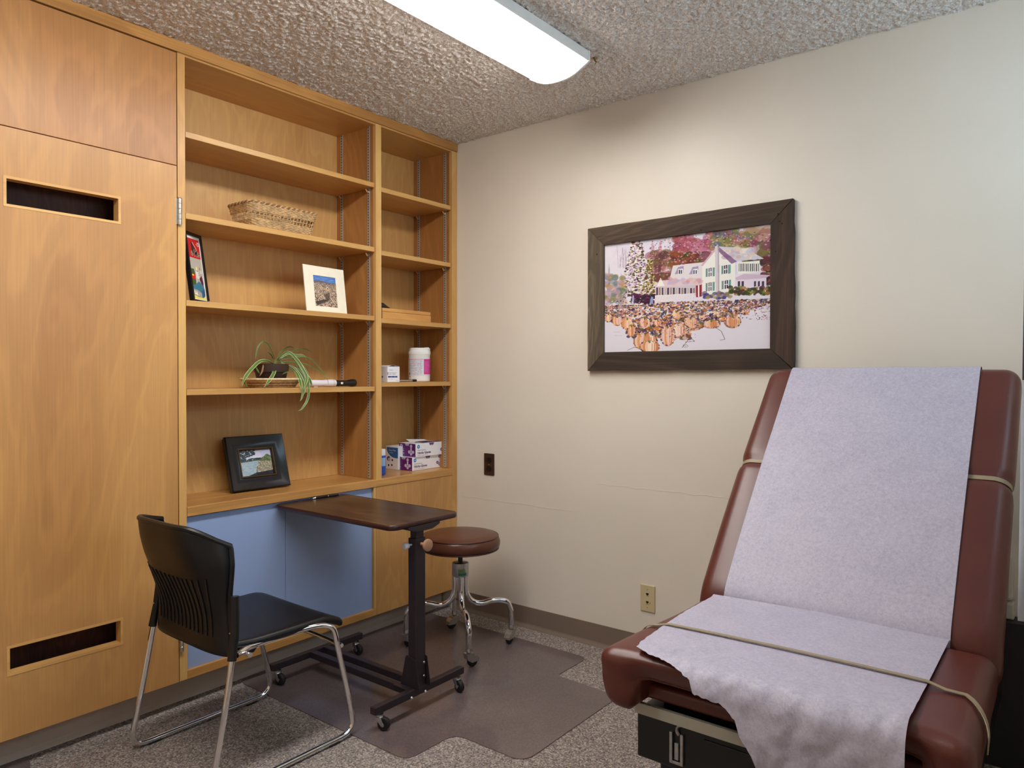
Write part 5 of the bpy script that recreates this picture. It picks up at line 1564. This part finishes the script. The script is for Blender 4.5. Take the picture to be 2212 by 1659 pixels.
# narrow bay: wooden board box and the black thing on it
t = thing('wooden_block', 'flat light wooden box lying on the third narrow shelf', 'box', (-.11, -.33, 1.495))
M_maple = wood('maple_block', S(176, 118, 64), S(206, 148, 88), S(218, 164, 104), 'Y', .4, .6, 9.9, .8)
part('lid', MB().box(-.16, -.020, -.500, -.176, 1.530, 1.5475), M_maple, t, bevel=.003)
part('tray', MB().box(-.16, -.019, -.500, -.175, 1.4955, 1.5295), M_maple, t, bevel=.003)
solo('black_pouch', MB().rbox((-.085, -.455, 1.5625), (.028, .045, .0145), .012, (6, 8, 2), lambda q: Vector((q.x, q.y, 1.548 + (q.z - 1.548) * (1 - .75 * sst(-.46, -.41, q.y))))), M_black,
     'small black object resting on the wooden box by the stile', 'pouch', (-.085, -.455, 1.548), smooth='all')

# carton of tongue depressors
M_carton = plain('white_carton', S(242, 243, 250), .45, vary=.01)
M_ink = plain('dark_ink', S(50, 52, 70), .6)
M_navy = plain('navy_ink', S(24, 40, 110), .6)
M_bluei = plain('mid_blue_ink', S(44, 104, 172), .6)
t = thing('depressor_carton', 'small white carton of tongue depressors with a blue stripe', 'carton', (-.07, -.43, 1.195))
y0, y1, x1, z0, z1 = -.4605, -.3825, -.028, 1.1952, 1.270
part('carton_body', MB().box(-.125, x1, y0, y1, z0, z1), M_carton, t, bevel=.001)
mb = MB().sheet(lambda u, v: (-.125 + (x1 + .125) * v, y0 + .004 + (y1 - y0 - .008) * u, z1 + .0005 + .006 * math.sin(PI * u)), 10, 1)
part('top_flap', mb, M_carton, t, smooth=True)
xe = x1 + .0004
for k, (a, b_, mt) in enumerate(((0, .017, M_navy), (.017, .026, M_bluei), (.026, .040, M_navy), (.040, .050, M_bluei), (.050, .060, M_navy))):
    part('stripe', MB().box(x1, xe, y0 + .003 + a, y0 + .003 + b_, z0 + .022, z0 + .029), mt, t)
part('stripe', MB().box(x1, xe, y0 + .0005, y0 + .004, z0 + .035, z0 + .047), M_navy, t)
F = ((0, 1, 0), (0, 0, 1))
lettering('MCKESSON', .0052, (xe, y0 + .009, z0 + .056), *F, M_ink, t)
lettering('Tongue Depressors', .0063, (xe, y0 + .009, z0 + .043), *F, M_ink, t, sx=.95)
lettering('ADULT | STERILE', .0058, (xe, y0 + .009, z0 + .0355), *F, M_navy, t, sx=.95)
lettering('6 in    100    S', .0055, (xe, y0 + .009, z0 + .012), *F, M_bluei, t)
lettering('No. 24-202', .0042, (xe, y0 + .052, z0 + .006), *F, M_ink, t)
E2 = ((1, 0, 0), (0, 0, 1))
part('stripe', MB().box(-.115, -.095, y0 - .0004, y0, z0 + .022, z0 + .029), M_navy, t)
part('stripe', MB().box(-.085, -.060, y0 - .0004, y0, z0 + .022, z0 + .029), M_bluei, t)

# grey pen-shaped tool lying between carton and canister
t = thing('penlight', 'grey and black penlight lying between carton and wipes canister', 'penlight', (-.05, -.31, 1.195))
part('barrel', MB().lathe([(.0050, -.385), (.0056, -.380), (.0056, -.285), (.0050, -.283)], (-.045, 0, 1.2008), (0, 1, 0), 16), M_nickel, t, smooth=True)
part('cap', MB().lathe([(.0052, -.283), (.0062, -.280), (.0066, -.262), (.0060, -.255), (.001, -.254)], (-.045, 0, 1.2018), (0, 1, 0), 16), M_black, t, smooth=True)
part('clip', MB().box(-.047, -.043, -.370, -.288, 1.2062, 1.2078), M_black, t)

# wipes canister
cx_, cy_ = -.115, -.163
t = thing('wipes_canister', 'white wipes canister with a pink and white label', 'canister', (cx_, cy_, 1.195))
part('tub', MB().lathe([(0.0500, .0002), (0.0544, .004), (0.0550, .012), (0.0550, .134), (0.0560, .136), (0.0560, .140)], (cx_, cy_, 1.195), n=56), M_white, t, smooth=True)
part('lid', MB().lathe([(0.0560, .140), (0.0577, .142), (0.0577, .156), (0.0556, .158), (0.0556, .170), (0.0525, .1735), (.001, .1735)], (cx_, cy_, 1.195), n=56), M_white, t, smooth=True)
part('lid_tab', MB().box(cx_ + .008, cx_ + .030, cy_ + .026, cy_ + .042, 1.3675, 1.3725), M_white, t, bevel=.002)
va = math.atan2(-2.82 - cy_, 2.578 - cx_)
def wrap(a0, a1, z0, z1, r_=.0557, n=18):
    return MB().sheet(lambda u, v: (cx_ + r_ * math.cos(va + a0 + (a1 - a0) * u), cy_ + r_ * math.sin(va + a0 + (a1 - a0) * u), 1.195 + z0 + (z1 - z0) * v), n, 1)
M_pink = plain('magenta_print', S(212, 60, 150), .4); M_lab = plain('label_paper', S(226, 226, 234), .4)
lb = part('label_sheet', wrap(-1.5, 1.6, .030, .118), M_lab, t, smooth=True)
part('label_panel', wrap(.42, 1.55, .038, .1165, .0559), M_pink, lb, smooth=True, label='magenta label panel')
part('label_rule', wrap(-1.4, .36, .1135, .1155, .0559), M_pink, lb, smooth=True)
part('label_rule', wrap(-1.4, .20, .0945, .0960, .0559), M_pink, lb, smooth=True)
mb = MB()
rr = random.Random(5)
for i in range(26):
    z_ = .036 + i * .0029
    if abs(z_ - .0952) < .002: continue
    a = -1.25
    while a < .25:
        b_ = a + rr.uniform(.05, .22)
        if rr.random() < .8:
            mb2 = wrap(a, min(b_, .28), z_, z_ + .0011, .0559, 4); mb.add(mb2.v, mb2.f)
        a = b_ + .05
part('label_text', mb, plain('grey_ink', S(150, 150, 168), .6), lb, kind='stuff')
mb = MB()
for i in range(9):
    mb2 = wrap(.5, .5 + rr.uniform(.35, .8), .050 + i * .0065, .0512 + i * .0065, .0561, 4); mb.add(mb2.v, mb2.f)
part('label_text', mb, plain('pale_pink_ink', S(240, 150, 204), .5), lb, kind='stuff')
part('label_mark', wrap(-1.15, -1.02, .036, .046, .0560, 3), M_ink, lb)
part('label_mark', wrap(-1.2, -.9, .0245, .0265, .0560, 3), M_ink, lb)

# glove boxes
M_purple = plain('purple_carton', S(98, 22, 110), .42, vary=.02)
M_lilac = plain('lilac_print', S(206, 196, 222), .5)
M_cyan = plain('cyan_print', S(24, 134, 206), .5)
def hexa(cy, cz, r_): return [(cy + r_ * math.cos(a), cz + r_ * math.sin(a)) for a in [PI / 6 + k * PI / 3 for k in range(6)]]
def glove_box(loc, rot, label, size, opened):
    t = thing('glove_box', label, 'carton', loc, 'purple and white glove boxes on the counter', rot)
    Lx, Ly, Lz = .122, .238, .068     # local: x depth, y length, z height; origin at front corner base, front face x=0
    kw = dict(local=True)
    part('carton_body', MB().box(-Lx, 0, 0, Ly, 0.0003, Lz), M_carton, t, bevel=.0008, **kw)
    part('end_panel', MB().box(-Lx + .0005, -.0005, -.0005, .0003, .0008, Lz - .0005), M_purple, t, **kw)
    e_ = .0005
    def fp(pts, mt, name='print', d=0.0):
        return part(name, MB().prism(pts, (1, 0, 0), (0, 1, 0), (0, 0, 1), .0003, (e_ + d, 0, 0)), mt, t, **kw)
    def ep_(pts, mt, name='print', d=0.0):
        return part(name, MB().prism(pts, (0, -1, 0), (1, 0, 0), (0, 0, 1), .0003, (0, -.0005 - d, 0)), mt, t, **kw)
    fp(hexa(.020, Lz * .77, .0105), M_cyan, 'hexagon')
    fp(hexa(.020, Lz * .77, .0035), M_white, 'hexagon', .0003)
    fp([(.096, Lz - .0005), (.132, Lz - .0005), (.125, Lz - .013), (.103, Lz - .013)], M_purple, 'size_tab')
    cy_ = .202
    for (dy, dz) in ((0, .022), (-.015, -.009), (.015, -.005), (0, -.019)):
        fp(hexa(cy_ + dy, Lz * .5 + dz + .002, .0088), M_purple, 'hexagon')
        fp(hexa(cy_ + dy, Lz * .5 + dz + .002, .0040), M_lilac, 'hexagon', .0003)
    fp([(cy_ - .004, Lz*.5 + .012), (cy_ + .004, Lz*.5 + .014), (cy_ + .005, Lz*.5 - .006), (cy_ - .005, Lz*.5 - .006)], M_lilac, 'hand_icon')
    ex_ = -Lx + .018
    ep_(hexa(ex_, Lz * .76, .0115), M_lilac, 'hexagon'); ep_(hexa(ex_, Lz * .76, .006), plain('slate_print', S(130, 130, 176), .5), 'hexagon', .0003)
    ep_([(-Lx*.5 - .016, Lz - .0005), (-Lx*.5 + .016, Lz - .0005), (-Lx*.5 + .010, Lz - .012), (-Lx*.5 - .010, Lz - .012)], M_lilac, 'size_tab')
    for (dx, dz) in ((0, .021), (-.014, -.009), (.014, -.009), (0, -.019)):
        ep_(hexa(-.032 + dx, Lz * .5 + dz, .0090), M_lilac, 'hexagon')
    ep_([(-.037, Lz*.5 + .012), (-.027, Lz*.5 + .012), (-.027, Lz*.5 - .008), (-.037, Lz*.5 - .008)], M_lilac, 'hand_icon')
    def lt(text, sz, O_, U_, mt, **k2):
        mw = Matrix.Translation(loc) @ Matrix.Rotation(rot, 4, 'Z')
        lettering(text, sz, mw @ Vector(O_), mw.to_3x3() @ Vector(U_), (0, 0, 1), mt, t, **k2)
    lt('Medical Examination', .0080, (e_ + .0006, .013, Lz * .47), (0, 1, 0), M_ink, sx=.9)
    lt('Nitrile Gloves', .0175, (e_ + .0006, .013, Lz * .22), (0, 1, 0), M_purple, sx=.95, bold=.0003)
    lt('Powder-Free  |  Non-Sterile  |  Latex-Free', .0052, (e_ + .0006, .013, Lz * .09), (0, 1, 0), M_ink, sx=.85)
    lt('Nitrile', .0130, (-Lx + .008, -.0012, Lz * .40), (1, 0, 0), M_lilac, sx=.9, bold=.0003)
    lt('Gloves', .0130, (-Lx + .008, -.0012, Lz * .20), (1, 0, 0), M_lilac, sx=.9, bold=.0003)
    lt('Medical Examination', .0050, (-Lx + .008, -.0012, Lz * .58), (1, 0, 0), M_lilac, sx=.8)
    lt('Powder-Free | Latex-Free', .0042, (-Lx + .008, -.0012, Lz * .08), (1, 0, 0), M_lilac, sx=.8)
    lt(size, .0075, (e_ + .0006, .114, Lz - .0105), (0, 1, 0), M_white, align='CENTER', sx=.8)
    lt(size, .0065, (-Lx * .5, -.0012, Lz - .009), (1, 0, 0), M_purple, align='CENTER', sx=.8)
    lt('x100', .0070, (e_ + .0006, .216, .005), (0, 1, 0), M_ink, sx=.9)
    lt('x100', .0062, (-.016, -.0012, .004), (1, 0, 0), M_lilac, sx=.9)
    if opened:
        part('opening', MB().prism([(-.085 + .022 * math.cos(a) * 1.0 + .02, .119 + .060 * math.sin(a)) for a in [2*PI*k/24 for k in range(24)]], (0,0,1), (1,0,0), (0,1,0), .0004, (0,0,Lz)), M_hole, t, **kw)
        part('top_flap', MB().sheet(lambda u, v: (-.118 + .03 * v, .045 + .13 * u, Lz + .001 + .014 * (1 - v) * (1 - .6 * u)), 6, 4), M_carton, t, smooth=True, **kw)
        part('top_flap', MB().sheet(lambda u, v: (-.006 - .03 * v, .06 + .14 * u, Lz + .0008 + .006 * math.sin(PI * u) * (1 - v)), 8, 3), M_purple, t, smooth=True, **kw)
glove_box((-.083, -.246, .7427), .02, 'lower purple and white nitrile glove box of the stack', 'Medium', False)
glove_box((-.076, -.229, .8112), -.005, 'upper opened purple and white nitrile glove box of the stack', 'Large', True)

# carton behind the gloves
t = thing('mask_box', 'white carton with a blue rounded corner behind the glove boxes', 'carton', (-.23, -.20, .7425))
Yf, xa, xb, za, zb = -.262, -.262, -.170, .7428, .862
part('carton_body', MB().box(xa, xb, Yf, -.10, za, zb), M_carton, t, bevel=.001)
pts = [(xa + .002, zb - .006), (xb - .0, zb - .006), (xb, zb - .060)] + [(xb - .015 - .070 * math.sin(a), zb - .006 - .054 * math.cos(a)) for a in [.05 + k * (PI / 2 - .05) / 8 for k in range(9)]]
part('blue_panel', MB().prism(pts, (0, -1, 0), (1, 0, 0), (0, 0, 1), .0004, (0, Yf, 0)), M_bluei, t)
lettering('Shower Wipes', .011, (xa + .024, Yf - .0008, zb - .024), (1, 0, 0), (0, 0, 1), M_carton, t, sx=.8)
lettering('soft cloths', .008, (xa + .028, Yf - .0008, zb - .036), (1, 0, 0), (0, 0, 1), M_carton, t, sx=.8)
part('emblem', MB().lathe([(.0125, 0), (.0125, .0005)], (xa + .022, Yf, za + .054), (0, -1, 0), 24), M_ink, t)
part('emblem', MB().lathe([(.0095, .0004), (.0095, .0008)], (xa + .027, Yf, za + .050), (0, -1, 0), 24), M_lilac, t)
for (dx, dz) in ((.022, .020), (.046, .022), (.05, .048)):
    part('small_icon', MB().prism(hexa(xa + dx, za + dz, .006), (0, -1, 0), (1, 0, 0), (0, 0, 1), .0004, (0, Yf, 0)), M_ink, t)

# blue tube behind the stile
t = thing('blue_bottle', 'blue and white squeeze bottle half hidden behind the divider stile', 'bottle', (-.10, -.43, .7425))
mb = MB()
prf = [(.020, .0003), (.024, .004), (.0255, .03), (.0255, .085), (.023, .118), (.014, .124), (.012, .126), (.001, .126)]
mb.lathe(prf, (-.105, -.438, .7425), n=32)
part('bottle_body', mb, plain('bright_blue_plastic', S(28, 90, 206), .3), t, smooth=True)
va = math.atan2(-2.82 + .438, 2.578 + .105)
part('label_sheet', MB().sheet(lambda u, v: (-.105 + .0258 * math.cos(va - 1.4 + 2.8 * u), -.438 + .0258 * math.sin(va - 1.4 + 2.8 * u), .7425 + .045 + .040 * v), 16, 1), plain('pale_blue_print', S(150, 186, 236), .4), t, smooth=True)
part('cap', MB().lathe([(.0258, .096), (.0262, .100), (.0250, .121), (.0232, .126), (.001, .127)], (-.105, -.438, .7425), n=32), M_carton, t, smooth=True)

# pen lying on the rolling table
t = thing('ballpoint_pen', 'black ballpoint pen lying on the walnut table top', 'pen', (.012, -.85, .699))
d = Vector((.008, .135, 0)).normalized()
p0 = Vector((.010, -.920, .7042))
part('tip', MB().lathe([(.0008, 0), (.0022, .006), (.0042, .014)], p0, d, 14), M_chrome, t, smooth=True)
part('barrel', MB().lathe([(.0042, .014), (.0050, .022), (.0052, .045), (.0048, .075), (.0048, .128), (.0040, .131)], p0, d, 16), M_black, t, smooth=True)
part('ring', MB().lathe([(.0051, .074), (.0053, .076), (.0051, .078)], p0, d, 16, cap=False), M_chrome, t, smooth=True)
s_ = d.cross(Vector((0, 0, 1)))
part('clip', MB().tube([p0 + d * .126 + Vector((0, 0, .0052)), p0 + d * .122 + Vector((0, 0, .0072)), p0 + d * .088 + Vector((0, 0, .0066))], .0014, 6), M_chrome, t, smooth=True)
part('button', MB().lathe([(.0025, .131), (.0025, .137)], p0, d, 10), M_chrome, t, smooth=True)
